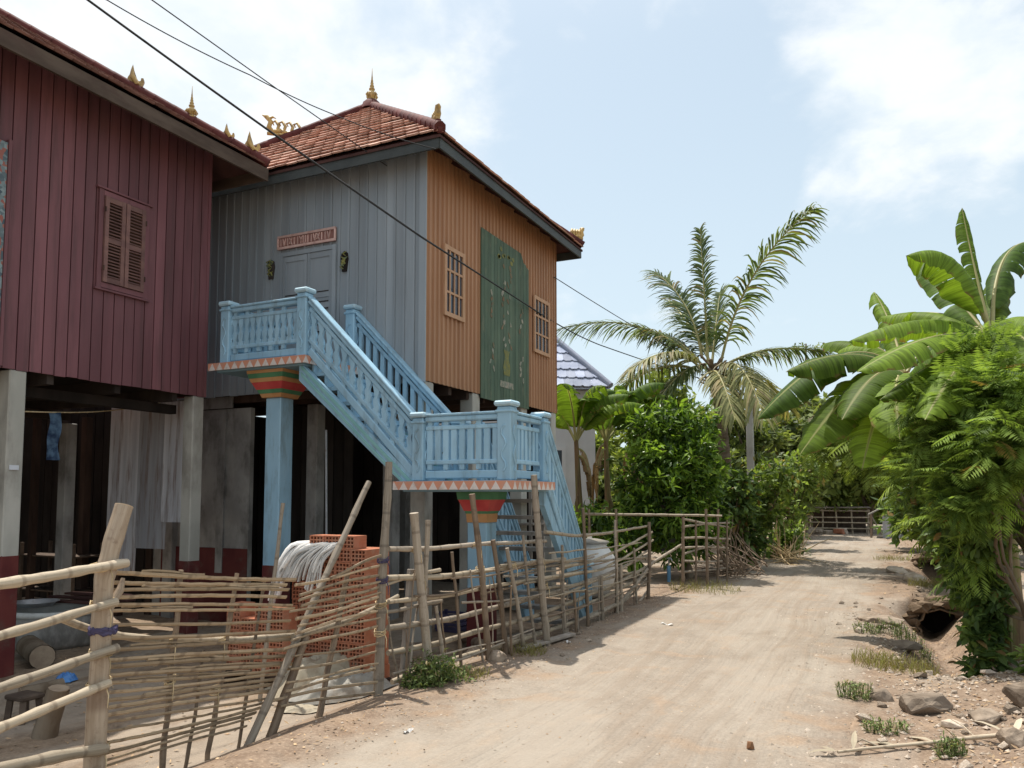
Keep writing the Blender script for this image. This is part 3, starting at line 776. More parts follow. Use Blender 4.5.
    for k in range(9):
        y = HY0+.15+k*.52; m = MB(); m.beam((ex1-.06, y, ez-.13), (HX+.03, y, ez-.13+(ex1-.06-HX-.03)*sl*.9), .055, .09); m.build('rafter', M['soffit'], roof)
    finial(roof, AP+V((0, 0, .1)), .62)
    hp = lambda c, t: c.lerp(AP, t)
    scroll(roof, hp(C[0], .63)+V((0, 0, .12)), (-1, -.8, 0), .55, .3)
    scroll(roof, hp(C[1], .05)+V((0, 0, .12)), (.55, -.5, 0), .22, .16)
    scroll(roof, hp(C[2], .03)+V((0, 0, .12)), (.6, .6, 0), .24, .2)
    for c in (C[1], C[0]):
        flame(roof, hp(c, .01)+V((0, 0, .0)), .17, (c-AP), 'flame_finial', 'ridge')
    # posts
    for y in (HY0+.115, 10.17, 11.87, HY1-.11):
        column(h, HX-.11, y, -.4, FZ-.003, .22, 'concrete')
    for (x, y) in ((-7.85, 9.55), (-7.6, 11.9), (-6.9, 10.2), (-9.3, 10.4), (-7.0, 13.2), (-8.6, 13.2), (HXL+.12, HY0+.15), (HXL+.12, HY1-.12)):
        column(h, x, y, -.4, FZ-.11, .2, 'concrete_dk')
    # enclosed ground floor left of the painted pillar
    L, Rr = atY(150, 540, 8.9).x, atY(249, 540, 8.9).x
    m = MB(); m.bb(L, Rr, 8.88, 8.96, -.35, 2.92); m.bb(L, Rr-.35, 8.84, 8.876, 2.93, 3.1); gw = m.build('ground_floor_wall', M['concrete_dk'], h)
    m = MB(); m.bb(L+.3, Rr-.002, 8.862, 8.876, -.34, .82); m.build('painted_base', M['maroon_dk'], gw)
    m = MB(); m.bb(Rr-.62, Rr-.48, 8.85, 8.876, .45, 2.9); m.build('cover_strip', M['concrete_dk'], gw)
    m = MB(); board_wall(m, 'Y', 13.3, HXL, HX-.23, -.35, FZ-.12, .25, .015, .02, -1); m.build('shade_backing', [M['dark'], M['dark']], h)  # dark boards added behind the posts as painted-in shade
    m = MB(); board_wall(m, 'X', HXL+.3, HY0+.3, 13.25, -.35, FZ-.12, .25, .015, .02, 1); m.build('shade_backing', [M['dark'], M['dark']], h)
    m = MB(); board_wall(m, 'X', -8.15, 9.05, 10.9, -.35, FZ-.12, .25, .02, .02, 1); m.build('shade_backing', [M['dark'], M['dark']], h)
    return h
grey_house()

# ================================================================== STAIRCASE
def staircase():
    s = T('staircase', 'light blue balustraded staircase turning at a raised landing', 'staircase', (-5.6, 8.2, -.2))
    YF, YB = 7.68, 8.66              # front and back railing planes
    ULX0, ULX1, ULZ = -7.97, -6.42, 3.34
    LLX0, LLX1, LLZ = -4.95, -3.62, 1.77
    def slab(x0, x1, y0, y1, zt, th, name):
        m = MB(); m.bb(x0, x1, y0, y1, zt-.02, zt)
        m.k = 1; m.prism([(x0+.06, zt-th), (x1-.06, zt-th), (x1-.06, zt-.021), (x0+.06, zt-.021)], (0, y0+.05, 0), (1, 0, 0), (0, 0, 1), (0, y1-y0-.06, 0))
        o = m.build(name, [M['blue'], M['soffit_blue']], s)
        z0, z1 = zt-.1, zt-.005
        t = MB()
        def strip(a, b, n):
            a, b, n = V(a), V(b), V(n)
            vs = [a, b, V((b.x, b.y, z1)), V((a.x, a.y, z1))]; vs += [p+n*.025 for p in vs]
            uv = [(0, 0), (0, 0), (0, 1), (0, 1)]*2
            t.add(vs, [(4, 5, 6, 7), (3, 2, 1, 0), (0, 1, 5, 4), (1, 2, 6, 5), (2, 3, 7, 6), (3, 0, 4, 7)], uv, .5)
        strip((x0-.03, y0, z0), (x1+.03, y0, z0), (0, -1, 0))
        strip((x1, y0+.003, z0), (x1, y1, z0), (1, 0, 0))
        t.build('zigzag_trim', M['zig'], o)
        return o
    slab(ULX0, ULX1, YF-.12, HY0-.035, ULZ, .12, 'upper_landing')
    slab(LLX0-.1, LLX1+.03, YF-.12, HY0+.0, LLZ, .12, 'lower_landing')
    def pillar(x, y, ztop, w, capw, bands, basez):
        m = MB(); zs = ztop-sum(b[0] for b in bands)
        m.bev((x, y, (zs-.5)/2), (w, w, zs+.5), .012)
        p = m.build('pillar', M['blue'], s)
        b = MB(); b.bev((x, y, (basez-.4)/2), (w+.01, w+.01, basez+.4), .012); b.build('painted_base', M['maroon_dk'], p)
        c = MB(); z = ztop; n = len(bands); mats = []
        for i, (hh, mk, w0, w1) in enumerate(bands):
            c.k = i; mats.append(M[mk])
            P = [V((x+sx*w0/2, y+sy*w0/2, z)) for sx, sy in ((-1, -1), (1, -1), (1, 1), (-1, 1))]
            Q = [V((x+sx*w1/2, y+sy*w1/2, z-hh)) for sx, sy in ((-1, -1), (1, -1), (1, 1), (-1, 1))]
            c.add(P+Q, [(0, 1, 2, 3), (7, 6, 5, 4)]+[(k, 4+k, 4+(k+1) % 4, (k+1) % 4) for k in range(4)])
            z -= hh+.0005
        c.build('capital', mats, p)
    pillar(-7.14, 7.95, ULZ-.122, .25, .8, [(.04, 'band_orange', .6, .59), (.06, 'band_green', .58, .56), (.05, 'band_orange', .55, .52), (.09, 'band_red', .51, .42), (.05, 'band_green', .41, .37), (.05, 'band_orange', .36, .32)], .72)
    pillar(-4.25, 8.15, LLZ-.122, .255, .7, [(.09, 'band_green', .44, .42), (.13, 'band_red', .41, .31), (.03, 'band_green', .3, .28), (.1, 'band_orange', .275, .26)], .55)
    # railings -------------------------------------------------------
    def post(par, x, y, z, hh=.76, w=.15, pale=True):
        m = MB(); m.bev((x, y, z+hh/2), (w, w, hh), .012)
        m.k = 1; m.bev((x, y, z+hh+.035), (w+.055, w+.055, .06), .018); m.k = 0
        m.bev((x, y, z+hh-.05), (w+.03, w+.03, .03), .008)
        for sx, sy in ((0, -1), (1, 0)):       # raised wavy ornament on the outer faces
            pts = [V((x+sx*(w/2+.004)+(1-abs(sx))*.03*math.sin(k*1.3), y+sy*(w/2+.004)+(1-abs(sy))*.03*math.sin(k*1.3), z+.1+k*.05)) for k in range(11)]
            m.tube(pts, .011, 5)
        return m.build('post', [M['blue'], M['blue_top_lit']], par)
    PRO = [(-.45, 0), (.45, 0), (.45, .1), (.28, .16), (.4, .3), (.42, .42), (.22, .55), (.2, .62), (.3, .75), (.45, .88), (.45, 1), (-.45, 1), (-.45, .88), (-.3, .75), (-.2, .62), (-.22, .55), (-.42, .42), (-.4, .3), (-.28, .16), (-.45, .1)]
    SLAT = [(-.36, 0), (.36, 0), (.36, 1), (-.36, 1)]
    def railing(p0, p1, n, prof=PRO, bw=.1, name='railing', mid=True):
        """p0, p1 = floor points; sheared panel between them"""
        p0, p1 = V(p0), V(p1); d = p1-p0; L = math.hypot(d.x, d.y); e = V((d.x, d.y, 0))/L; nr = V((-e.y, e.x, 0)); k = d.z/L
        pt = lambda a, z: p0+e*a+V((0, 0, a*k+z))
        m = MB()
        m.beam(pt(0, .70), pt(L, .70), .1, .06, b=.012); m.beam(pt(0, .745), pt(L, .745), .13, .03, b=.008)
        r = m.build(name, M['blue'], s)
        m = MB(); m.beam(pt(0, .07), pt(L, .07), .07, .09, b=.01); m.beam(pt(0, .21), pt(L, .21), .06, .05, b=.008)
        m.beam(pt(0, .6), pt(L, .6), .06, .05, b=.008); m.build('rail', M['blue'], r)
        for i in range(n):
            a = (i+.5)*L/n
            m = MB(); w = bw
            poly = [(q*w, z*.345+q*w*k) for q, z in prof]
            m.prism(poly, pt(a, .23)-nr*.02, e, (0, 0, 1), nr*.04); m.build('baluster', M['blue'], r)
            if i % 2 == 0 and i+1 < n:
                m = MB(); m.prism([(-w*.3, .0-w*.3*k), (w*.3, w*.3*k), (w*.3, .07+w*.3*k), (-w*.3, .07-w*.3*k)], pt(a, .125)-nr*.019, e, (0, 0, 1), nr*.038); m.build('spacer', M['blue'], r); m = MB()
                m.prism([(-w*.3, .5-w*.3*k), (w*.3, .5+w*.3*k), (w*.3, .55+w*.3*k), (-w*.3, .55-w*.3*k)], pt(a, .125)-nr*.019, e, (0, 0, 1), nr*.038); m.build('spacer', M['blue'], r)
        return r
    # upper landing front rail (two bays), flight rails, lower landing rails
    xa, xb = -7.8, ULX1-.1
    r = railing((xa+.08, YF, ULZ), (xb-.08, YF, ULZ), 11, PRO, .095); post(r, xa, YF, ULZ); post(r, xb, YF, ULZ, .8)
    r2 = railing((xa, YF+.08, ULZ), (xa, HY0-.1, ULZ), 8, SLAT, .1)
    # flight
    fx0, fx1 = xb+.09, LLX0+.13
    fz0, fz1 = ULZ, LLZ
    r = railing((fx0, YF, fz0-.0), (fx1-.06, YF, fz1+.02), 13, PRO, .1)
    r = railing((fx0, YB, fz0-.0), (fx1-.06, YB, fz1+.02), 13, SLAT, .085); post(r, xb, YB, ULZ, .8); post(r, fx1, YB, LLZ, .72)
    n = 8
    m = MB()
    for i in range(n):
        t = (i+1)/n; x = fx0+(fx1-fx0)*i/n; z = fz0+(fz1-fz0)*t
        if i < n-1: m.bb(x-.02, x+(fx1-fx0)/n+.03, YF+.06, YB-.06, z-.05, z)
        m.bb(x-.02, x+.015, YF+.065, YB-.065, z, z+(fz0-fz1)/n-.052)
    m.build('steps', M['blue'], s)
    for y in (YF-.03, YB-.03):
        m = MB(); hx = fx1-fx0+.3
        poly = lambda a, b, o: [(fx0-.12, fz0+a), (fx1+.1, fz1+a-.02), (fx1+.1-.0, fz1+b-.02), (fx0-.12, fz0+b)]
        m.prism([(fx0-.14, fz0-.06), (fx1+.12, fz1-.1), (fx1-.12, fz1-.1), (fx0-.14, fz0-.3)], (0, y, 0), (1, 0, 0), (0, 0, 1), (0, .06, 0))
        m.k = 1
        m.prism([(fx0-.1, fz0-.11), (fx1+.05, fz1-.11), (fx1+.0, fz1-.11), (fx0-.1, fz0-.16)], (0, y-.012, 0), (1, 0, 0), (0, 0, 1), (0, .011, 0))
        m.prism([(fx0-.1, fz0-.2), (fx1-.06, fz1-.11), (fx1-.1, fz1-.11), (fx0-.1, fz0-.25)], (0, y-.012, 0), (1, 0, 0), (0, 0, 1), (0, .011, 0))
        m.build('stringer', [M['blue'], M['teal']], s)
    # lower landing
    lx0, lx1 = fx1+.02, LLX1-.08
    r = railing((lx0+.08, YF, LLZ), (lx1-.08, YF, LLZ), 9, SLAT, .1); post(r, lx0, YF, LLZ, .72); post(r, lx1, YF, LLZ, .8, .17)
    r = railing((lx1, YF+.1, LLZ), (lx1, HY0-.22, LLZ), 7, SLAT, .09); post(r, lx1, HY0-.12, LLZ, .76)
    # last flight running down along the side wall
    gy0, gy1 = HY0-.05, 10.12; gz = gh(-4, 10)+.02
    for x in (lx1, lx1-.86):
        r = railing((x, gy0, LLZ), (x, gy1, gz), 13, SLAT, .08)
        m = MB(); m.prism([(gy0-.05, LLZ-.06), (gy1+.08, gz-.02), (gy1-.1, gz-.02), (gy0-.05, LLZ-.28)], (x-.035, 0, 0), (0, 1, 0), (0, 0, 1), (.07, 0, 0)); m.build('stringer', M['blue'], s)
        post(r, x, gy1+.07, gz-.02, .74, .11)
    m = MB(); n = 9
    for i in range(n):
        y = gy0+(gy1-gy0)*i/n; z = LLZ+(gz-LLZ)*(i+1)/n
        m.bb(lx1-.82, lx1-.04, y-.02, y+(gy1-gy0)/n+.03, z-.045, z)
    m.build('steps', M['concrete_dk'], s)
staircase()
#--NEXT--

# ================================================================== FENCES
def jitter_line(p, q, n, amp):
    p, q = V(p), V(q); L = (q-p).length; a = U(0, 9); b = U(0, 9)
    return [p.lerp(q, i/n)+V((noise.noise(V((i*.35+a, 0, b))), noise.noise(V((a, i*.35, b))), noise.noise(V((b, a, i*.35)))))*amp*min(1., i, n-i) for i in range(n+1)]
def cane(m, pts, r0, r1=None, amp=.012, seg=.12, nodes=.27, sides=8, r=None):
    """knobbly cane through the given points"""
    r1 = r1 or r0*.8; pts = [V(p) for p in pts]
    P = []
    for i in range(len(pts)-1):
        n = max(2, int((pts[i+1]-pts[i]).length/seg)); s = jitter_line(pts[i], pts[i+1], n, amp)
        P += s if i == 0 else s[1:]
    # soften corners
    if len(pts) > 2:
        for _ in range(3): P = [P[0]]+[(P[i-1]+P[i]*2+P[i+1])/4 for i in range(1, len(P)-1)]+[P[-1]]
    Q = []; rad = []; L = 0; nxt = U(.05, nodes); n = len(P)
    for i, p in enumerate(P):
        t = i/(n-1); rr = r0+(r1-r0)*t
        if i: L += (P[i]-P[i-1]).length
        Q.append(p); k = 1+U(-.05, .05)
        if nodes and L > nxt: k = 1.16; nxt += nodes*U(.85, 1.15)
        rad.append(rr*k)
    m.tube(Q, rad, sides, True, r)
def single(name, mats, label, cat, fn, org, group=None):
    m = MB(); fn(m); o = m.build(name, mats, None, org); return tag(o, label, cat, group)
def part(name, mats, parent, fn, label=None):
    m = MB(); fn(m); return m.build(name, mats, parent, label=label)
def ties(parent, pts, r=.05, mat='straw'):
    for p in pts:
        def f(m, p=p):
            p = V(p)
            for k in range(4):
                a = U(0, 6.28); pp = [p+V((math.cos(a+j*.9)*r, math.sin(a+j*.9)*r, (k-1.5)*.012+U(-.006, .006)+.01*math.sin(a+j*.9))) for j in range(8)]
                m.tube(pp, .004, 4, True)
            m.tube([p+V((r*.8, 0, 0)), p+V((r*1.6, -.02, -.05)), p+V((r*1.7, -.03, -.12))], [.004, .004, .002], 4)
        part('tie', M[mat], parent, f)

# --- near pole fence
FA = vplane((-4.27, 3.45), (-4.1, 1.2))
def near_fence():
    f = T('pole_fence', 'four stout pale bamboo rails lashed to a thick weathered post, lower left', 'fence', (-4.25, 3.4, -.05))
    pl = lambda x, y, o=0.: FA(x, y, o)
    def post(m):
        b = atG(97, 775)
        top = FA(124, 506)
        b = FA(92, 790); b.z = -.3
        mid = FA(101, 640)
        pts = [b, FA(96, 735), mid, FA(104, 580), FA(112, 545), top]
        P = []
        for i in range(len(pts)-1): P += [pts[i].lerp(pts[i+1], k/5) for k in range(5)]
        P.append(pts[-1]); n = len(P)
        m.tube(P, [.06*(1+.13*noise.noise(V((i*.4, 1, 2))))*(1-.1*i/n) for i in range(n)], 12, False)
        t = P[-1]; d = (P[-1]-P[-2]).normalized()
        m.k = 1; m.tube([t-d*.001, t+d*.003], .054, 12)
        m.k = 0; m.tube([FA(106, 612), FA(120, 590), FA(123, 578)], [.03, .025, .012], 7)     # branch stub
    p = part('post', [M['postwood'], M['rawwood']], f, post)
    for (a, b, r) in (((-170, 607), (127, 563), .031), ((-150, 678), (116, 602), .027), ((-150, 742), (117, 648), .028), ((-120, 772), (109, 683), .027), ((-10, 772), (106, 749), .035)):
        A = FA(*a, -.08); B = FA(*b, -.08)
        part('rail', M['bamboo'], f, lambda m: cane(m, [A, A.lerp(B, .5)+V((0, 0, U(-.015, .015))), B], r, r*.88, .008, .07, .3, 10))
    ties(p, [FA(103, 566), FA(101, 652), FA(99, 684), FA(97, 748), FA(102, 604)], .07)
    def rag(m):
        c = FA(103, 630)
        for k in range(7):
            pp = [c+V((math.cos(a*.9+k)*.072, math.sin(a*.9+k)*.072, U(-.02, .02))) for a in range(8)]
            m.tube(pp, .012, 5)
    part('rag_tie', M['blueplastic_dk'], p, rag)
M['blueplastic_dk'] = pmat('dark_violet_rag', (.06, .05, .1), (.09, .08, .14), (9, 9, 9), .9, .1)
near_fence()

# --- woven split-bamboo panel
def woven_fence():
    A, B = (-4.32, 3.4), (-4.03, 5.1)
    F = vplane(A, B)
    f = T('woven_fence', 'sagging fence panel of many split bamboo slats beside the thick post', 'fence', (-4.2, 4.2, -.05))
    def slats(m):
        L = [(572, 580, 112), (581, 586, 112), (588, 591, 113), (597, 597, 113), (606, 604, 112), (612, 607, 112), (625, 620, 112), (637, 632, 110), (648, 641, 109), (660, 650, 108), (668, 655, 107), (677, 662, 107), (684, 668, 106), (692, 673, 106), (699, 680, 106), (707, 685, 106), (716, 690, 105), (724, 697, 105), (733, 702, 105), (743, 708, 104), (752, 714, 104), (760, 719, 103), (767, 726, 103)]
        for i, (ya, yb, xa) in enumerate(L):
            xe = U(282, 298) if yb < 660 else 296-(yb-660)*.75
            o = (-1)**i*.013
            P = []; n = 18
            for k in range(n+1):
                t = k/n; P.append(F(xa+(xe-xa)*t, ya+(yb-ya)*t+U(-.35, .35)+1.5*math.sin(t*math.pi+i), o*math.sin(t*9.4+i*0)+U(-.004, .004)))
            r = rnd.random(); w = U(.013, .021)
            m.tube(P, w, 5, True, r, False, .5)
            if rnd.random() < .5:
                q = [p+V((U(-.006, .006), 0, U(.012, .03))) for p in P[rnd.randint(0, 5):rnd.randint(9, 18)]]
                m.tube(q, w*.7, 5, True, None, False, .5)
    part('woven_slats', M['split'], f, slats)
    for (a, b, r) in (((181, 570), (160, 770), .02), ((237, 573), (207, 752), .019), ((265, 577), (238, 700), .013), ((205, 650), (184, 735), .013)):
        P0 = F(*a, -.03); P1 = F(*b, -.03); P1.z = min(P1.z, gh(P1.x, P1.y)-.06)
        part('stake', M['stake'], f, lambda m: cane(m, [P1, P0], r, r*.85, .012, .1, .4, 7))
    def long_pole(m):
        cane(m, [F(58, 617, -.05), F(92, 632, -.06), F(150, 640, -.06), F(240, 640, -.05), F(300, 635, -.05)], .024, .019, .01, .09, .3)
    part('rail', M['bamboo'], f, long_pole)
    ties(f, [F(172, 640, -.05), F(170, 680, -.03), F(221, 640, -.05), F(215, 690, -.03)], .035)
woven_fence()

# --- panel in front of the bricks
def brick_side_fence():
    A, B = (-4.0, 4.6), (-3.86, 5.72); F = vplane(A, B)
    f = T('stick_fence', 'rickety slatted fence panel in front of the orange brick stack', 'fence', (-3.95, 5.2, -.05))
    def slats(m):
        L = [(585, 567), (577, 556), (594, 574), (600, 580), (607, 586), (613, 593), (619, 598), (625, 604), (632, 610), (640, 616), (650, 624), (658, 643), (670, 652), (682, 664), (690, 668), (700, 680), (707, 690)]
        for i, (ya, yb) in enumerate(L):
            xa = 300+U(-6, 8)-(ya-585)*.2
            if i == 1: xa = 330
            P = [F(xa+(381-xa)*k/10, ya+(yb-ya)*k/10+1.5*math.sin(k*.5+i), (-1)**i*.014*math.sin(k*1.1)) for k in range(11)]
            m.tube(P, U(.012, .02), 5, True, None, False, .6)
    part('slats', M['split'], f, slats)
    for (a, b, r) in (((349, 568), (317, 718), .024), ((344, 595), (268, 730), .034)):
        P0 = F(*a, -.035); P1 = F(*b, -.035); P1.z = min(P1.z, gh(P1.x, P1.y)-.05)
        if a[0] == 344: P0 = F(306, 636, -.035)
        part('stake', M['stake'], f, lambda m: cane(m, [P1, P0], r, r*.85, .01, .1, .4, 8))
    def pole(m): cane(m, [F(293, 637, -.06), F(330, 627, -.06), F(360, 616, -.06), F(398, 596, -.05)], .024, .02, .008, .09)
    part('rail', M['bamboo'], f, pole)
    P0 = F(389, 462, -.0); P1 = F(378, 700, -.0); P1.z = gh(P1.x, P1.y)-.15; Pm = F(383, 560)
    p = part('post', M['bamboo_gr'], f, lambda m: cane(m, [P1, Pm, P0], .043, .03, .012, .1, .5, 9))
    ties(p, [F(383, 560), F(382, 580)], .05, 'blueplastic_dk'); ties(p, [F(381, 604), F(380, 632)], .05)
brick_side_fence()

def lean_stick(label, a, b, F, r, mat='bamboo_gr'):
    P0 = F(*a); P1 = F(*b); P1.z = min(P1.z, gh(P1.x, P1.y)-.03)
    single('leaning_pole', M[mat], label, 'pole', lambda m: cane(m, [P1, P1.lerp(P0, .5)+V((0, 0, .01)), P0], r, r*.85, .01, .1, .45, 9), P1)
lean_stick('long grey pole leaning across the fence in front of the brick stack', (369, 482), (247, 724), vplane((-4.02, 4.75), (-3.95, 6.4)), .029)
lean_stick('thin stick standing up before the painted pillar left of the bricks', (283, 503), (262, 590), vplane((-5.2, 5.6), (-4.9, 6.8)), .02)

# --- long rail fence curving along the road
FD1 = vplane((-3.86, 5.72), (-3.36, 7.87)); FD2 = vplane((-3.36, 7.87), (-3.42, 12.0))
def FD(x, y, o=0.):
    p = FD1(x, y, o)
    return p if p.y < 7.9 else FD2(x, y, o)
def rail_fence():
    f = T('rail_fence', 'long fence of curving grey bamboo rails on crooked posts below the landing', 'fence', (-3.4, 8.5, -.02))
    rails = [[(389, 549), (425, 549), (470, 545), (546, 541)], [(387, 578), (440, 577), (500, 568), (565, 559)],
             [(389, 602), (442, 597), (500, 585), (560, 576), (600, 570), (622, 559), (653, 540)],
             [(388, 628), (442, 621), (515, 603), (569, 587), (610, 573), (652, 553)],
             [(388, 653), (432, 645), (480, 630), (536, 616), (582, 598), (620, 582), (651, 564)],
             [(392, 682), (415, 672), (460, 657), (510, 644), (574, 622)],
             [(442, 601), (420, 604), (395, 612), (382, 612)], [(560, 596), (590, 583), (622, 569), (650, 549)],
             [(540, 624), (570, 612), (610, 594), (650, 573)], [(505, 640), (560, 628), (600, 610), (620, 606), (635, 592), (648, 577)],
             [(560, 567), (590, 562), (620, 550), (652, 532)], [(545, 532), (575, 536), (608, 533), (648, 526)],
             [(590, 632), (625, 622), (648, 590)], [(440, 570), (410, 575), (385, 585)], [(500, 566), (540, 561), (600, 561), (650, 557)],
             [(520, 600), (565, 592), (600, 590), (648, 585)], [(530, 590), (575, 585), (610, 578), (650, 568)]]
    for i, q in enumerate(rails):
        P = [FD(x, y, -.035+.012*(i % 3)) for x, y in q]; r = U(.018, .026)*(.85 if i > 5 else 1.)
        part('rail', M['bamboo' if i % 3 else 'bamboo_gr'], f, lambda m: cane(m, P, r*1.05, r*.85, .014, .1, .3, 8))
    end = [FD2(588, 618), FD2(622, 602), FD2(652, 563, .02), FD2(668, 553, .05), FD2(681, 545, .1)]
    part('rail', M['bamboo_gr'], f, lambda m: cane(m, end, .03, .022, .012, .1, .3, 8))
    posts = [((414, 513), (432, 665), .042), ((472, 494), (490, 672), .032), ((507, 548), (526, 655), .024), ((534, 475), (548, 655), .04), ((493, 540), (507, 655), .026), ((428, 520), (424, 655), .026),
             ((436, 606), (446, 650), .02), ((583, 508), (588, 640), .022), ((621, 564), (622, 622), .026), ((601, 576), (603, 630), .024), ((649, 522), (648, 606), .03), ((523, 535), (537, 650), .017), ((562, 545), (566, 636), .02), ((452, 552), (462, 660), .016), ((615, 520), (618, 618), .02), ((634, 548), (637, 612), .018), ((574, 590), (577, 632), .018)]
    for i, (a, b, r) in enumerate(posts):
        P0 = FD(*a, .03); P1 = FD(*b, .03)
        P1.z = gh(P1.x, P1.y)-.12
        part('post', M[('bamboo_gr', 'stake', 'bamboo_gr')[i % 3]], f, lambda m: cane(m, [P1, P1.lerp(P0, .5)+V((U(-.02, .02), U(-.02, .02), 0)), P0], r, r*.85, .016, .1, .45, 9))
    rq = random.Random(12)
    for i in range(16):
        x0 = rq.uniform(395, 640); q0 = FD(x0, 560, rq.uniform(-.05, .08)); q0.z = gh(q0.x, q0.y)-.05; hh = rq.uniform(.5, 1.05); q1 = q0+V((rq.uniform(-.1, .1), rq.uniform(-.3, .3), hh)); r = rq.uniform(.008, .014)
        part('stick', M[('stake', 'bamboo_gr')[i % 2]], f, lambda m: cane(m, [q0, q0.lerp(q1, .5)+V((rq.uniform(-.03, .03), rq.uniform(-.03, .03), 0)), q1], r, r*.6, .02, .09, .5, 6))
    for i in range(13):
        x0 = rq.uniform(390, 560); x1 = min(652, x0+rq.uniform(60, 150)); tt = (x0-390)/260; yl = 548+tt*-8; yh = 690-tt*85; v = rq.uniform(.08, .98); v2 = min(1, max(0, v+rq.uniform(-.12, .12)))
        e = (x1-390)/260; q0 = FD(x0, yl+(yh-yl)*v, .04); q1 = FD(x1, 540-e*4+(600+(1-e)*85-540)*v2, .04); r = rq.uniform(.008, .014)
        part('stick', M[('bamboo_gr', 'stake', 'bamboo')[i % 3]], f, lambda m: cane(m, [q0, q0.lerp(q1, .5)-V((0, 0, rq.uniform(0, .06))), q1], r, r*.7, .022, .1, .5, 6))
    def plank(m):
        a, b = FD1(411, 569, -.05), FD1(402, 697, -.05); b.z = gh(b.x, b.y)-.05
        m.beam(b, a, .085, .035, (1, 0, 0), b=.006)
    part('plank', M['bamboo_gr2'], f, plank)
    ties(f, [FD(416, 549, -.01), FD(420, 577, -.01), FD(476, 545, -.01), FD(480, 569, -.01), FD(512, 565, -.01), FD(540, 561, -.01), FD(544, 585, -.01)], .045)
M['bamboo_gr2'] = pmat('grey_weathered_plank', (.22, .19, .16), (.32, .28, .24), (5, 5, 1.2), .85, .15, .5, .004, rv=.2)
rail_fence()

FB = vplane((-5.6, 13.9), (-3.0, 13.9))
def back_fence():
    f = T('pole_fence', 'single long level pole on two stakes in front of the banana trees', 'fence', (-4.4, 13.9, 0))
    part('rail', M['bamboo'], f, lambda m: cane(m, [FB(583, 514), FB(650, 515), FB(722, 516)], .024, .02, .008, .1))
    for x in (589, 616, 706):
        a = FB(x, 509); b = FB(x+1, 560); b.z = gh(b.x, b.y)-.1
        part('post', M['stake'], f, lambda m: cane(m, [b, a], .026, .022, .01, .1))
back_fence()
FE = vplane((-3.3, 13.75), (-2.62, 15.2))
def gate():
    f = T('stick_gate', 'small upright gate of crossed sticks beside the leafy round tree', 'gate', (-3.2, 14, 0))
    for (a, b, r) in (((683, 517), (683, 596), .028), ((696, 520), (696, 588), .02), ((718, 509), (718, 580), .024), ((727, 520), (727, 580), .018)):
        P0, P1 = FE(*a), FE(*b); P1.z = min(P1.z, gh(P1.x, P1.y)-.05)
        part('post', M['stake'], f, lambda m: cane(m, [P1, P0], r, r*.85, .012, .1))
    for (a, b) in (((682, 519), (728, 527)), ((682, 527), (729, 523)), ((682, 538), (730, 539)), ((681, 548), (728, 548)), ((682, 561), (722, 561)), ((682, 572), (727, 568)), ((684, 554), (712, 546))):
        P0, P1 = FE(*a, -.03), FE(*b, -.03)
        part('rail', M['bamboo_gr'], f, lambda m: cane(m, [P0, P0.lerp(P1, .5)+V((0, 0, U(-.03, .03))), P1], .02, .017, .015, .1))
gate()

# ================================================================== YARD CLUTTER
def brick_mesh():
    m = MB(); w, l, h = .178, .205, .128; t = .013
    for k in range(4):
        z = t/2+k*(h-t)/3; e = 0 if k in (0, 3) else .0015
        m.bb(-w/2, w/2, -l/2+e, l/2-e, z-t/2, z+t/2, r=.5)
    for k in range(3):
        za = t+k*(h-t)/3+.0006; zb = (k+1)*(h-t)/3-.0006
        for j in range(5):
            x = -w/2+t/2+j*(w-t)/4; e = .0 if j in (0, 4) else .0025
            m.bb(x-t/2, x+t/2, -l/2+e, l/2-e, za, zb, r=.5)
    return m
BG = 'hollow clay bricks in the stacks'
def bricks():
    proto = None
    def put(x, y, z, rz, label):
        nonlocal proto
        if proto is None:
            o = brick_mesh().build('hollow_brick', M['brick'], None, (0, 0, 0)); proto = o
        else:
            o = proto.copy(); COL.objects.link(o)
        o.location = (x, y, z); o.rotation_euler = (0, 0, rz); tag(o, label, 'brick', BG)
    Y = 6.35; x0 = atY(292, 560, Y).x; x1 = atY(379, 560, Y).x; n = int((x1-x0)/.182); zb = gh((x0+x1)/2, Y)+.02
    zt = atY(340, 549, Y).z; rows = int((zt-zb)/.13); zb = zt-rows*.13
    for k in range(rows):
        for j in range(n):
            for d in range(2):
                put(x0+.09+j*.182+U(-.006, .006), Y+.11+d*.212+U(-.008, .008), zb+k*.13, U(-.03, .03)+(math.pi if rnd.random() < .5 else 0), 'orange hollow brick built into the tall stack under the white cloth')
    xx = atY(309, 540, Y).x
    for j in range(3): put(xx+.09+j*.184, Y+.12+U(-.01, .01), zb+rows*.13, U(-.04, .04), 'orange hollow brick lying in the loose top row of the tall stack')
    Y = 6.0; x0 = atY(226, 620, Y).x; x1 = atY(296, 620, Y).x
    zb = gh(x0, Y)+.02; zt = atY(260, 606, Y).z; rows = int((zt-zb)/.13); zb = zt-rows*.13
    for k in range(rows):
        for j in range(int((x1-x0)/.184)):
            if k == rows-1 and j in (1,): continue
            put(x0+.09+j*.184, Y+.11, zb+k*.13, U(-.03, .03), 'orange hollow brick in the low row seen through the woven fence')
    return
bricks()
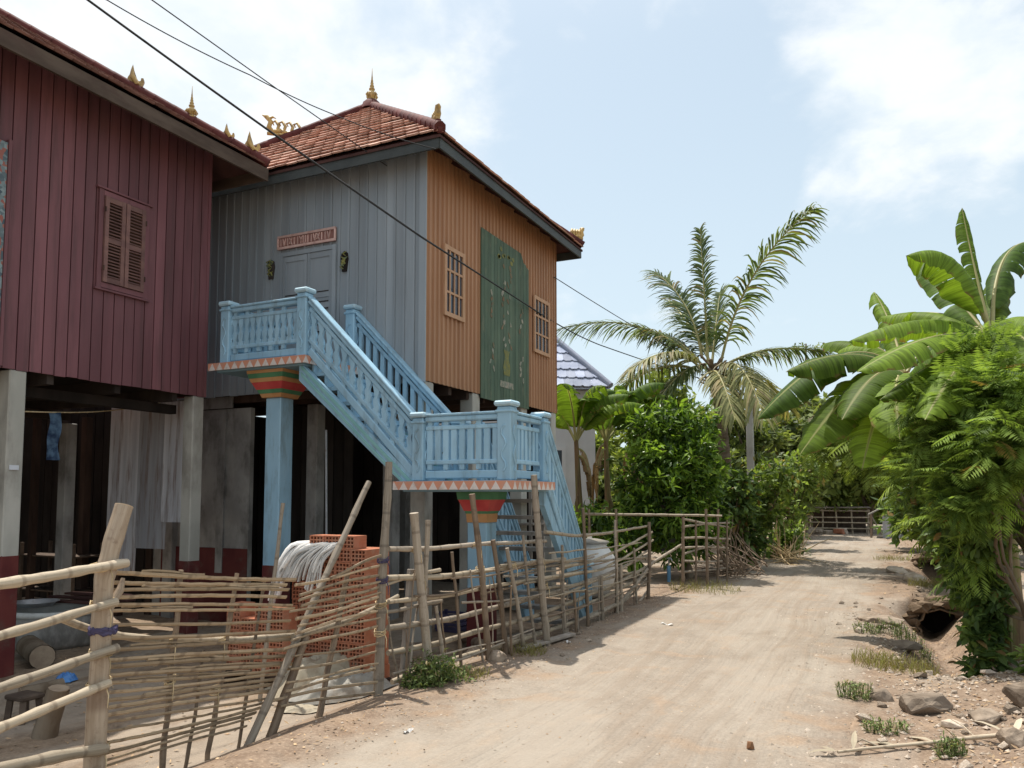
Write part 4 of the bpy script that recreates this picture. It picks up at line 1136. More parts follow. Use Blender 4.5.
def support():
    # earth the stacks stand on is uneven: a low pallet under each
    for (y, xa, xb, lb) in ((6.35, 290, 380, 'low dark timber pallet beneath the tall brick stack'), (6.0, 224, 298, 'low dark timber pallet beneath the low brick row')):
        x0, x1 = atY(xa, 600, y).x, atY(xb, 600, y).x; g = gh((x0+x1)/2, y+.2)
        zt = atY(340, 549, 6.35).z if xa == 290 else atY(260, 606, 6.0).z
        base = zt-int((zt-(g+.02))/.13)*.13
        d = .44 if xa == 290 else .23
        def fn(m):
            for k in range(4): m.bb(x0, x1, y+k*d/4+.01, y+k*d/4+d/4-.02, base-.03, base-.002)
            for x in (x0+.05, (x0+x1)/2, x1-.05): m.bb(x-.04, x+.04, y, y+d, g-.15, base-.031)
        single('pallet', M['darkwood'], lb, 'pallet', fn, ((x0+x1)/2, y, g))
support()
def cloth():
    Y = 6.35; c = atY(322, 547, Y)
    def fn(m):
        for i in range(46):
            t = i/45
            top = V((c.x-.16+.42*t, Y+.14+U(-.05, .08), c.z+.022+U(0, .03)))
            ov = V((top.x-.06-.16*(1-t), Y-.02-U(0, .02), c.z+U(-.02, .035)))
            end = V((c.x-.5+.62*t*t+U(-.06, .06), Y-.13-U(0, .05), c.z-.16-.28*(1-t)-.12*math.sin(t*9)-U(0, .14)))
            mid = ov.lerp(end, .5)+V((-.03, -.04, .03+U(0, .03)))
            P = []
            q = [top, ov, mid, end]
            for k in range(13):
                s = k/12*3; a = min(2, int(s)); P.append(q[a].lerp(q[a+1], s-a)+V((U(-.004, .004), 0, U(-.004, .004))))
            for _ in range(2): P = [P[0]]+[(P[k-1]+P[k]*2+P[k+1])/4 for k in range(1, 12)]+[P[-1]]
            m.tube(P, [U(.018, .03)]*13, 6, True, None, True, .35)
    o = single('cloth_bundle', M['cloth'], 'bundle of dirty white cloth strips draped over the brick stack', 'cloth', fn, c)
cloth()
def sheet_heap(name, mat, label, cat, px, w, d, hh, rz, seed):
    c = atG(*px); n = 34; c.z = gh(c.x, c.y)
    ca, sa = math.cos(rz), math.sin(rz)
    def fn(m):
        vs = []; P2 = []
        for j in range(n+1):
            for i in range(n+1):
                a, b = i/n-.5, j/n-.5
                x = a*w*(1+.2*noise.noise(V((b*3, seed, 0)))); y = b*d*(1+.25*noise.noise(V((a*3, seed, 5))))
                e = min(1, 6*min(i, n-i, j, n-j)/n)
                rg = 1-abs(noise.noise(V((a*4.5+seed, b*4.5, 1))))*2; r2 = 1-abs(noise.noise(V((a*11+seed, b*9, 4))))*2
                z = e*hh*(.45+.4*rg+.16*r2)*(1-.9*(a*a+b*b)*2)
                wx, wy = c.x+x*ca-y*sa, c.y+x*sa+y*ca
                vs.append(V((wx, wy, max(gh(wx, wy)+.006, gh(wx, wy)+.012+max(0, z)))))
        N = n+1
        m.add(vs, [(j*N+i, j*N+i+1, (j+1)*N+i+1, (j+1)*N+i) for j in range(n) for i in range(n)], r=.5, smooth=True)
    return single(name, M[mat], label, cat, fn, c)
sheet_heap('plastic_sheet', 'tarp', 'crumpled dirty beige sheet heaped behind the slatted fence', 'sheet', (330, 690), 1.1, .55, .36, .95, 2.)
sheet_heap('plastic_sheet', 'greysheet', 'crumpled grey sheet spilling under the fence onto the verge', 'sheet', (345, 698), .95, .36, .22, .95, 5.)
sheet_heap('plastic_sheet', 'tarp', 'small torn beige sack scrap lying flat by the leaning stakes', 'sheet', (300, 712), .38, .2, .05, .4, 8.)
sheet_heap('plastic_bag', 'blueplastic', 'small crumpled blue plastic bag on the yard ground', 'bag', (66, 682), .2, .15, .09, .2, 3.)
# corrugated sheets leaning behind the right post
for (xa, xb, ya, yb, Y, lb) in ((109, 139, 408, 572, 8.1, 'dull corrugated iron sheet standing farthest left behind the house post'), (138, 168, 404, 548, 8.06, 'grey corrugated iron sheet in the middle of the leaning three'), (163, 200, 402, 522, 8.02, 'streaked corrugated iron sheet right behind the concrete post')):
    def fn(m):
        x0, x1 = atY(xa, 480, Y).x, atY(xb, 480, Y).x; zt = atY(xa, ya, Y).z; zb = max(gh(x0, Y)-.02, atY(xa, yb, Y).z)
        n = 60; vs = []
        for i in range(n+1):
            x = x0+(x1-x0)*i/n; o = .004*math.sin(i/n*(x1-x0)/.21*2*math.pi)+.006*noise.noise(V((i*.12, Y*9, 0)))
            b = .03*math.sin(i/n*3)
            vs += [V((x, Y-.02+o, zb)), V((x, Y-.01+o, (zb+zt)/2)), V((x, Y+o, zt-.02*(i/n)))]
        m.add(vs, [(3*i+k, 3*i+3+k, 3*i+4+k, 3*i+1+k) for i in range(n) for k in range(2)], smooth=True)
    single('corrugated_sheet', M['corr'], lb, 'iron sheet', fn, (atY((xa+xb)/2, 500, Y).x, Y, -.2))
# clothes line
def line():
    a, b = V((RX-.1, 5.38, atX(24, 411, RX-.05).z)), atY(160, 403, 8.1)
    single('clothes_line', M['straw'], 'thin rope strung between the posts under the maroon house', 'rope', lambda m: m.tube([a.lerp(b, i/12)-V((0, 0, .06*math.sin(math.pi*i/12))) for i in range(13)], .008, 5), a)
    p = a.lerp(b, .18)-V((0, 0, .032))
    def fn(m):
        n = 10; vs = []
        for j in range(n+1):
            for i in range(5):
                vs.append(p+V((.02*math.sin(i*1.7+j*.6)+(i-2)*.022, (i-2)*.022+.01*math.sin(j+i), -j*.055)))
        m.add(vs, [(j*5+i, j*5+i+1, (j+1)*5+i+1, (j+1)*5+i) for j in range(n) for i in range(4)], smooth=True)
    single('hanging_cloth', M['hang'], 'narrow blue and dark cloth hanging on the rope', 'cloth', fn, p)
M['hang'] = pmat('dark_blue_cloth', (.03, .05, .1), (.12, .2, .3), (9, 9, 9), .9, .1)
line()
def basin():
    c = atG(55, 648); c = V((-8.15, 6.2, 0)); c = atZ(56, 642, -.25); c.z = gh(c.x, c.y)
    hh = .46; R0 = .56
    t = T('water_basin', 'wide round grey concrete basin with a pale rounded rim', 'basin', c)
    part('bowl', M['concrete_dk'], t, lambda m: m.lathe(c, [(0, .0), (R0*.86, 0), (R0*.95, .06), (R0, .2), (R0*.99, hh*.8), (R0*.97, hh-.06)], 36, jit=.02))
    part('rim', M['jar'], t, lambda m: m.lathe(c, [(R0*.97, hh-.06), (R0*1.02, hh-.05), (R0*1.03, hh-.01), (R0*.99, hh+.012), (R0*.9, hh+.005), (R0*.87, hh-.04), (R0*.84, .1), (0, .06)], 36, jit=.015))
    def pan(m):
        p = c+V((-.28, -.1, hh+.02))
        m.lathe(p, [(0, 0), (.19, 0), (.24, .05), (.27, .055), (.27, .062), (.235, .058), (.185, .012), (0, .012)], 26)
    single('metal_pan', M['metal'], 'shallow shiny metal pan sitting on the concrete basin', 'pan', pan, c+V((-.28, -.1, hh)))
    def boards(m):
        for k in range(3): m.beam(c+V((-.75+.1*k, .22+.16*k, hh+.035+.032*k)), c+V((.8, .3+.14*k, hh+.05+.035*k)), .14, .028, b=.004)
    single('plank_pile', M['soffit'], 'few dark boards laid across the back of the basin', 'boards', boards, c+V((0, .3, hh)))
basin()
def logs():
    def log(lb, a, b, r, nm='log'):
        p, q = atG(*a), atG(*b); p.z += r*.9; q.z += r*.9
        def fn(m):
            P = jitter_line(p, q, 6, .012); m.tube(P, [r*(1+U(-.06, .06)) for _ in P], 14, False)
            m.k = 1
            for e, o in ((P[0], P[1]), (P[-1], P[-2])):
                d = (e-o).normalized(); m.tube([e-d*.002, e+d*.004], r*.97, 14)
        single(nm, [M['bark'], M['rawwood_dk']], lb, 'log', fn, (p+q)/2-V((0, 0, r)))
    log('thick short log lying end-on on the yard behind the rails', (42, 668), (28, 656), .13)
    log('thin log lying on the ground at the foot of the thick post', (20, 700), (62, 690), .06)
    log('pale debarked log behind the rail fence under the landing', (462, 640), (492, 655), .06)
    c = atZ(24, 715, -.22); c.z = gh(c.x, c.y)
    t = T('stool', 'low dark wooden stool on the yard behind the lowest rails', 'stool', c)
    part('seat', M['darkwood2'], t, lambda m: m.bev(c+V((0, 0, .2)), (.24, .2, .04), .01))
    for sx in (-1, 1):
        for sy in (-1, 1): part('leg', M['darkwood2'], t, lambda m: m.beam(c+V((sx*.1, sy*.08, -.02)), c+V((sx*.085, sy*.065, .178)), .045, .045))
    single('tree_stump', [M['bark'], M['rawwood_dk']], 'broad weathered stump leaning by the foot of the thick post', 'stump', lambda m: (m.tube([c+V((.55, -.2, -.05)), c+V((.57, -.18, .1)), c+V((.64, -.15, .36))], [.1, .085, .08], 10, False), setattr(m, 'k', 1), m.tube([c+V((.639, -.15, .355)), c+V((.641, -.15, .365))], .076, 10)), c+V((.55, -.2, 0)))
M['rawwood_dk'] = pmat('greyed_cut_wood', (.24, .18, .13), (.32, .25, .18), (9, 9, 9), .9, .1)
M['darkwood2'] = pmat('worn_dark_wood', (.09, .065, .05), (.14, .105, .08), (6, 6, 6), .85, .15, rv=.25)
logs()
def shelf_rack(lb, x0, x1, y, d, h, n, cat='rack', nm='timber_rack', mat='darkwood2'):
    g = gh((x0+x1)/2, y)
    t = T(nm, lb, cat, ((x0+x1)/2, y, g))
    for x in (x0, x1):
        for yy in (y, y+d): part('upright', M[mat], t, lambda m: m.beam((x, yy, g-.05), (x+U(-.02, .02), yy, g+h), .045, .045))
    for k in range(n):
        z = g+h*(k+.6)/n
        part('shelf', M[mat], t, lambda m: m.bb(x0-.05, x1+.05, y-.02, y+d+.02, z, z+.025))
a = atY(499, 560, 11.9).x; b = atY(541, 560, 11.9).x
shelf_rack('greyish open timber rack under the orange wall behind the lower landing', a, b, 11.5, .5, 1.95, 5, mat='bamboo_gr2')
a = atY(28, 540, 8.4).x; b = atY(80, 540, 8.4).x
shelf_rack('dark timber rack deep under the maroon house', a, b, 8.3, .5, 1.1, 2)
single('steel_pipe', M['metal'], 'thin upright steel pipe in the dark below the grey house', 'pipe', lambda m: m.tube([atY(327, 585, 9.3)-V((0, 0, .3)), atY(326, 430, 9.3)], .018, 8), atY(327, 585, 9.3))
def jar():
    c = atY(590, 585, 12.9); c.z = gh(c.x, 12.9); zt = atY(590, 540, 12.9).z-c.z
    t = T('water_jar', 'large pale round water jar with a lid behind the rail fence', 'jar', c)
    r = .46; h = zt
    part('body', M['jar'], t, lambda m: m.lathe(c, [(0, 0), (r*.6, 0), (r*.85, h*.15), (r, h*.45), (r*.95, h*.68), (r*.7, h*.86), (r*.62, h*.9), (r*.66, h*.94), (r*.6, h*.95)], 32, jit=.02))
    part('lid', M['greysheet'], t, lambda m: m.lathe(c+V((0, 0, h*.95)), [(r*.72, 0), (r*.72, .03), (r*.3, .07), (.04, .08), (.04, .12), (0, .12)], 24))
jar()
def bluepost():
    p = atG(669, 582)
    t = T('standpipe', 'short blue water pipe standing by the fence opening', 'pipe', p)
    part('pipe', M['blueplastic2'], t, lambda m: m.tube([p-V((0, 0, .1)), p+V((0, 0, .3))], .035, 10))
    part('tap', M['metal'], t, lambda m: (m.tube([p+V((0, 0, .3)), p+V((0, 0, .42)), p+V((.05, -.02, .44)), p+V((.07, -.03, .4))], .014, 8), m.beam(p+V((-.03, 0, .44)), p+V((.04, 0, .45)), .012, .012)))
M['blueplastic2'] = pmat('pale_blue_pipe', (.12, .27, .42), (.16, .32, .48), (8, 8, 8), .5, .3)
bluepost()
def tin_tub():
    c = atY(557, 592, 11.3); c.z = gh(c.x, c.y)
    def crate(px, py, Y, lb, mat):
        q = atY(px, py, Y); q.z = gh(q.x, Y); 
        t = T('plastic_crate', lb, 'crate', q)
        part('base', M[mat], t, lambda m: m.bev(q+V((0, 0, .015)), (.36, .28, .03), .006))
        for s in (-1, 1):
            def side(m):
                for k in range(4): m.bb(q.x-.18, q.x+.18, q.y+s*.14-.006, q.y+s*.14+.006, q.z+.035+k*.06, q.z+.07+k*.06)
                m.bb(q.x-.18, q.x-.15, q.y+s*.14-.009, q.y+s*.14+.009, q.z+.03, q.z+.27); m.bb(q.x+.15, q.x+.18, q.y+s*.14-.009, q.y+s*.14+.009, q.z+.03, q.z+.27)
            part('side_panel', M[mat], t, side)
            def end(m):
                for k in range(4): m.bb(q.x+s*.186-.006, q.x+s*.186+.006, q.y-.13, q.y+.13, q.z+.035+k*.06, q.z+.07+k*.06)
                for e in (-1, 1): m.bb(q.x+s*.186-.005, q.x+s*.186+.005, q.y+e*.128-.012, q.y+e*.128+.012, q.z+.03, q.z+.27)
            part('end_panel', M[mat], t, end)
    crate(452, 590, 9.6, 'dark blue slatted crate on the ground behind the second pillar', 'blueplastic_dk')
tin_tub()

# ================================================================== WIRES AND POLE
PY_ = 24.
PB = atY(752, 528, PY_); PT = atY(748, 384, PY_)
def pole():
    b = V((PB.x, PY_, gh(PB.x, PY_)-.2)); tp = V((PB.x, PY_, PT.z))
    t = T('utility_pole', 'pale slender concrete utility pole beside the palm', 'pole', (b.x, PY_, 0))
    part('shaft', M['concrete'], t, lambda m: m.beam(b, tp, .2, .17, (0, 1, 0), b=.02))
    part('crossarm', M['concrete_dk'], t, lambda m: m.bb(b.x-.5, b.x+.5, PY_-.16, PY_-.1, tp.z-.35, tp.z-.27))
    part('meter_box', M['concrete_dk'], t, lambda m: m.bev((b.x, PY_-.15, atY(750, 488, PY_).z), (.42, .1, .4), .02))
    for s in (-.4, 0, .4): part('insulator', M['whiteplate'], t, lambda m: m.lathe((b.x+s, PY_-.13, tp.z-.27), [(0, 0), (.03, 0), (.05, .04), (.03, .06), (.05, .1), (.02, .14), (0, .14)], 10))
    return tp
TP = pole()
def wire(lb, pts, r, nm='overhead_cable'):
    def fn(m):
        P = []
        for i in range(len(pts)-1):
            a, b, sag = pts[i][0], pts[i+1][0], pts[i][1]
            n = 24
            for k in range(n): t = k/n; P.append(a.lerp(b, t)-V((0, 0, sag*4*t*(1-t))))
        P.append(pts[-1][0]); m.tube(P, r, 6)
    return single(nm, M['cable'], lb, 'cable', fn, pts[0][0])
W1 = atX(420, 236, -4.6); W2 = atX(527, 305, -5.3); W0 = atY(88, 0, 4.6); D = (W0-W1)
wire('thick black cable crossing low in front of the grey wall and the orange wall', [(W0+D*.9+V((0, 0, .35)), .06), (W0, .02), (W1, .0), (W2, .05), (atY(600, 345, 16.5), .03), (TP+V((-.4, -.13, -.14)), 0)], .0115)
A3 = atY(387, 166, 8.72)
B3 = atY(152, 0, 5.2); wire('straight thin cable running down to the grey wall below the eave', [(B3+(B3-A3)*.7, .02), (B3, .0), (atY(270, 84, 6.9), .0), (A3, 0)], .0065)
A2 = atY(436, 149, 8.3); B2 = atY(107, 0, 5.2)
wire('wavy thin cable sagging to the right corner of the gilded roof', [(B2+V((-1.2, -1.4, .55)), .02), (B2, .03), (atY(250, 75, 6.6), .02), (atY(335, 115, 7.6), .03), (A2, 0)], .0065)
wire('faint wire leaving the far corner of the orange house towards the palm', [(atX(554, 277, HX+.03), .1), (TP+V((.0, -.13, -.14)), 0)], .008)
#--NEXT--

# ================================================================== VEGETATION
def rdir(r=rnd):
    z = r.uniform(-1, 1); a = r.uniform(0, 6.2832); q = math.sqrt(1-z*z)
    return V((q*math.cos(a), q*math.sin(a), z))
def leaf(m, p, d, n, L, W, r=None, bend=.15):
    d = d.normalized(); s = d.cross(n)
    if s.length < 1e-3: s = d.orthogonal()
    s.normalize(); n = s.cross(d)
    a = p+d*(L*.35); b = p+d*(L*.72)-n*(L*bend*.4); t = p+d*L-n*(L*bend)
    k = n*(W*.12)
    m.add([p, a-s*(W/2)+k, a+s*(W/2)+k, b-s*(W*.4)+k, b+s*(W*.4)+k, t, a, b], [(0, 6, 1), (0, 2, 6), (1, 6, 7, 3), (6, 2, 4, 7), (3, 7, 5), (7, 4, 5)], None, r, False)
def leaf4(m, p, d, n, L, W, r=None):
    d = d.normalized(); s = d.cross(n)
    if s.length < 1e-3: s = d.orthogonal()
    s.normalize()
    m.add([p, p+d*(L*.5)-s*(W/2), p+d*L, p+d*(L*.5)+s*(W/2)], [(0, 1, 2, 3)], None, r, False)
def frond2(m, p, d, L, r=None, pairs=11):
    """twice-feathered leaf: paired side ribs each set with tiny leaflets"""
    d = d.normalized(); up = V((0, 0, 1)); s = d.cross(up)
    if s.length < .05: s = V((1, 0, 0))
    s.normalize(); n = s.cross(d).normalized(); r = rnd.random() if r is None else r
    for i in range(pairs):
        t = (i+1)/(pairs+.4); q = p+d*(L*t)-up*(L*.16*t*t)
        pl = L*.42*math.sin(math.pi*(.25+.7*t))
        for sg in (-1, 1):
            e = (s*sg*.85+d*.5-up*.18+rdir()*.1).normalized(); w = pl*.17
            g = e.cross(n).normalized()
            a = q; b = q+e*pl*.5-up*(pl*.05); c = q+e*pl-up*(pl*.2)
            m.add([a, b+g*w*.5, c, b-g*w*.5], [(0, 1, 2, 3)], None, r, False)
def rblob(b):
    c, rad = b; d = rdir(); k = rnd.random()**.45
    return c+V((d.x*rad.x, d.y*rad.y, d.z*rad.z))*k, d
def foliage(m, blobs, n, kind, L, W, per=7, spread=.14, holes=.0, seed=0.):
    wts = [b[1].x*b[1].z for b in blobs]
    for _ in range(n):
        b = rnd.choices(blobs, wts)[0]; p, d = rblob(b)
        if holes and noise.noise(p*(1.6/max(.5, b[1].x))*1.4+V((seed, 0, 0))) < holes-.3: continue
        out = (d+V((0, 0, .35))+rdir()*.6).normalized()
        cr = rnd.random()
        for _ in range(per):
            q = p+rdir()*spread*rnd.random(); e = (out*.7+rdir()+V((0, 0, .0 if kind == 'frond' else -.25))).normalized()
            s = U(.7, 1.25); r = max(0, min(1, cr+U(-.2, .2)))
            nn = (V((0, 0, 1))+rdir()*.7).normalized()
            if kind == 'leaf': leaf(m, q, e, nn, L*s, W*s, r)
            elif kind == 'leaf4': leaf4(m, q, e, nn, L*s, W*s, r)
            elif kind == 'frond': frond2(m, q, (e+V((0, 0, -.1))), L*s, r, 11)
def branches(m, base, blobs, r0, n=10, wob=.25, trunk_top=None):
    base = V(base); top = trunk_top or (sum((b[0] for b in blobs), V((0, 0, 0)))/len(blobs))
    P = jitter_line(base-V((0, 0, .15)), top, 8, wob*.3)
    m.tube(P, [r0*(1-.06*i) for i in range(9)], 9)
    for k in range(n):
        b = blobs[k % len(blobs)]; e = b[0]+V((rdir().x*b[1].x, rdir().y*b[1].y, rdir().z*b[1].z))*.75
        s = P[rnd.randint(3, 8)]
        q = jitter_line(s, e, 7, wob*.4); q = [x+V((0, 0, .12*math.sin(i/7*3.14)*(e-s).length)) for i, x in enumerate(q)]
        m.tube(q, [r0*.45*(1-i/8)+.006 for i in range(8)], 6)
def pb(px, py, Y, rp, sy=1., sz=None):
    """crown lobe: seen centre, distance along the road, size in metres from its apparent radius"""
    c = atY(px, py, Y); k = (c-EYE).dot(CF)/FOC; rr = rp*k
    return (c, V((rr, rr*sy, (sz or rp)*k)))
def plant(name, label, cat, base, mat, blobs, n, kind, L, W, per=7, spread=.14, r0=.05, nb=10, bark='bark', group=None, holes=0., parts=('trunk', 'crown'), wob=.25):
    t = T(name, label, cat, base, group)
    part(parts[0], M[bark], t, lambda m: branches(m, base, blobs, r0, nb, wob))
    part(parts[1], M[mat], t, lambda m: foliage(m, blobs, n, kind, L, W, per, spread, holes, len(ORG)*3.7))
    return t
def gpt(px, Y):
    c = atY(px, 560, Y); return G(c.x, Y)

M['weed'] = leafmat('dusty_weed_leaf', (.12, .17, .055), (.2, .25, .09), .35, .4, .6, .2, dry=(.35, .28, .15), dryamt=.12)
M['leuc_y'] = leafmat('sunlit_feathery_leaf', (.16, .23, .05), (.24, .31, .07), .52, .3, .55, .15)
# --- coconut palm
def bez(a, b, c, t): return a*((1-t)**2)+b*(2*t*(1-t))+c*(t*t)
def palm_frond(par, a, b, c, LL, mat, twist=0., nl=46, droop=.75, fold=.3, ragged=.1):
    def fn(m):
        m.k = 1
        P = [bez(a, b, c, i/16) for i in range(17)]
        m.tube(P, [.035*(1-i/17.5)+.004 for i in range(17)], 6)
        m.k = 0
        for i in range(nl):
            t = .13+.86*i/nl
            for sg in (-1, 1):
                if rnd.random() < ragged: continue
                tt = t+U(-.006, .006); p = bez(a, b, c, tt); tg = (bez(a, b, c, min(1, tt+.02))-bez(a, b, c, tt-.02)).normalized()
                s = tg.cross(V((0, 0, 1)))
                if s.length < .1: s = tg.cross(V((.6, .8, 0)))
                s.normalize(); up = s.cross(tg).normalized()
                s2 = s*math.cos(twist)+up*math.sin(twist); u2 = up*math.cos(twist)-s*math.sin(twist)
                prof = (.45+.55*math.sin(math.pi*min(1, .12+t*.62)))*(1-max(0, t-.8)*1.9)
                L = LL*prof*U(.7, 1.12); dr = droop*U(.7, 1.4)
                d = (s2*sg*(.8-.3*t)+tg*(.45+.5*t)+u2*fold+rdir()*.16).normalized()
                w = .042*U(.8, 1.2); Q = [p]
                for k in range(1, 6): 
                    dd = (d+V((0, 0, -dr*(k/5)**1.3*U(.85, 1.15)))).normalized(); Q.append(Q[-1]+dd*L/5)
                vs = []; 
                for k, q in enumerate(Q):
                    e = (Q[min(5, k+1)]-Q[max(0, k-1)]).normalized(); g = e.cross(u2)
                    if g.length < .1: g = e.cross(s2)
                    g.normalize(); ww = w*(.5, 1, 1, .85, .55, .06)[k]/2
                    vs += [q-g*ww, q+g*ww]
                m.add(vs, [(2*k, 2*k+1, 2*k+3, 2*k+2) for k in range(5)], None, None, False)
    return part('frond', [M[mat], M['rachis']], par, fn)
def palm():
    Y = 19.; base = gpt(728, Y); cr = atY(714, 372, Y)
    t = T('coconut_palm', 'coconut palm with arching fronds behind the leafy round tree', 'palm tree', base)
    def trunk(m):
        n = 40; P = []; rad = []
        for i in range(n+1):
            s = i/n; p = base.lerp(cr-V((0, 0, .1)), s)+V((.12*math.sin(s*3), 0, 0)); p.z -= .2*(1-s); P.append(p)
            rad.append(.15-.04*s+(.012 if i % 2 else 0)+.08*max(0, 1-s*9)+.06*sm(.85, 1, s))
        m.tube(P, rad, 14)
    part('trunk', M['palmtrunk'], t, trunk)
    def base_stubs(m):
        for k in range(22):
            a = k*2.4; d = V((math.cos(a), math.sin(a), U(.4, 1.3))).normalized(); p = cr+V((0, 0, U(-.5, .05)))
            m.beam(p, p+d*U(.25, .6), .1, .03, b=.006)
    part('leaf_stubs', M['palmtrunk'], t, base_stubs)
    P = lambda x, y, dy=0.: atY(x, y, Y+dy)
    F = [((720, 368), (738, 268), (814, 207), -.3, -.9, .9, 'palm', .25, 1.45), ((708, 362), (705, 300), (700, 228), 0, .3, .5, 'palm', .9, .9),
         ((702, 358), (694, 300), (655, 272), .3, .8, .8, 'palm', .2, .9), ((698, 362), (640, 305), (556, 330), -.2, -1.1, .95, 'palm', 0, 1.3),
         ((702, 370), (672, 335), (628, 372), -.6, -2.0, .9, 'palm_dry', 0, 1.2), ((722, 368), (742, 348), (764, 418), -.5, -1.6, .95, 'palm_dry', 0, 1.15),
         ((724, 366), (765, 340), (826, 352), .3, 1.3, .9, 'palm', 0, 1.2), ((712, 364), (716, 325), (720, 292), .4, 1.2, .6, 'palm', .6, .6),
         ((700, 372), (660, 350), (610, 400), .5, 2.2, .9, 'palm', 0, 1.2), ((710, 372), (690, 352), (655, 405), -.3, -1.3, .9, 'palm', 0, 1.25), ((704, 368), (676, 330), (640, 330), .2, .6, .9, 'palm', .1, 1.1), ((712, 374), (718, 360), (735, 420), -.8, -1.8, .85, 'palm_dry', 0, 1.2), ((724, 372), (752, 366), (790, 410), .8, 2.4, .9, 'palm_dry', 0, 1.2), ((712, 366), (690, 320), (668, 300), .9, 2.6, .8, 'palm', 0, 1.)]
    for (a, b, c, d1, d2, LL, mt, tw, dr) in F:
        palm_frond(t, P(*a), P(*b, d1), P(*c, d2), LL, mt, tw, 84, dr, .15)
palm()

# --- bananas
def banana_blade(m, P, W, fold, r, tears=.5, sideref=None, tilt=0.):
    n = len(P)-1
    def frame(t):
        i = min(n-1, int(t*n)); f = t*n-i
        p = P[i].lerp(P[i+1], f); tg = (P[min(n, i+2)]-P[max(0, i-1)]).normalized()
        s = tg.cross(V((0, 0, 1)))
        if s.length < .15: s = sideref or V((1, 0, 0))
        s.normalize(); u = s.cross(tg).normalized()
        return p, tg, s*math.cos(tilt)+u*math.sin(tilt), u*math.cos(tilt)-s*math.sin(tilt)
    wid = lambda t: W*min(1., (t*5.5+.08)**.6)*min(1, (max(0, 1-t)*4.2)**.55)
    for sg in (-1, 1):
        cuts = [0.]
        while cuts[-1] < 1:
            cuts.append(min(1., cuts[-1]+(U(.05, .3) if tears > 0 else 1.)))
        for a, b in zip(cuts[:-1], cuts[1:]):
            torn = rnd.random() < tears+.18
            fd = fold+(U(-.15, .3) if torn else U(-.03, .06)); gap = U(.004, .02) if torn else 0.
            k = max(2, int((b-a)*24)); vs = []; uv = []; C = 5
            for i in range(k+1):
                t = a+(b-a)*i/k
                p, tg, s, u = frame(t); w = wid(t)*(1+.03*math.sin(t*40))
                for j in range(C+1):
                    q = j/C; ang = fd*(.15+.85*q)+.05*math.sin(t*50+sg)*q
                    sh = gap*q*q*(1 if i == 0 else -1 if i == k else 0)
                    off = s*(sg*math.cos(ang)*w*q)-u*(math.sin(ang)*w*q)*(.6+.4*q)+u*(.1*w*math.sin(min(q*3.14, 1.57)))*.5
                    vs.append(p+off+tg*(w*q*.18+sh*len(P)*.1)); uv.append((t, sg*q))
            m.add(vs, [(i*(C+1)+j, i*(C+1)+j+1, (i+1)*(C+1)+j+1, (i+1)*(C+1)+j) for i in range(k) for j in range(C)], uv, r, True)
def banana_leaf(par, a, b, c, W, fold, mat='banana', tears=.35, petiole=.2, tilt=0.):
    def fn(m):
        P = [bez(a, b, c, i/22) for i in range(23)]
        m.k = 1; m.tube(P, [max(.004, .026*(1-i/20)) for i in range(23)], 6); m.k = 0
        i0 = int(petiole*22)
        banana_blade(m, [p+V((0, 0, .004)) for p in P[i0:]], W, fold, rnd.random(), tears, None, tilt)
    return part('leaf', [M[mat], M['rachis']], par, fn)
def banana(label, base, top, leaves, r0=.11, dead=3, name='banana_plant'):
    base, top = V(base), V(top)
    t = T(name, label, 'banana plant', base)
    def stem(m):
        P = jitter_line(base-V((0, 0, .15)), top, 10, .03); m.tube(P, [r0*(1-.055*i) for i in range(11)], 12)
        for k in range(9):
            a = U(0, 6.28); z = U(.05, .75); p = base.lerp(top, z)+V((math.cos(a), math.sin(a), 0))*r0*(1-.4*z)
            m.tube([p, p+V((math.cos(a)*.05, math.sin(a)*.05, -.12)), p+V((math.cos(a)*.04, math.sin(a)*.04, -.4))], [.03, .035, .006], 5, sq=.3)
    part('pseudostem', M['bananastem'], t, stem)
    for k in range(dead):
        a = U(0, 6.28); d = V((math.cos(a), math.sin(a), 0)); s = top-V((0, 0, U(.1, .4)))
        banana_leaf(t, s, s+d*.35+V((0, 0, .05)), s+d*.3+V((0, 0, -U(.8, 1.3))), .1, 1.3, 'banana_dry', .7, .15)
    for (b, c, W, fold, mt, tr, *tl) in leaves: banana_leaf(t, top-V((0, 0, .06)), b, c, W, fold, mt, tr, .14, tl[0] if tl else 0.)
    return t
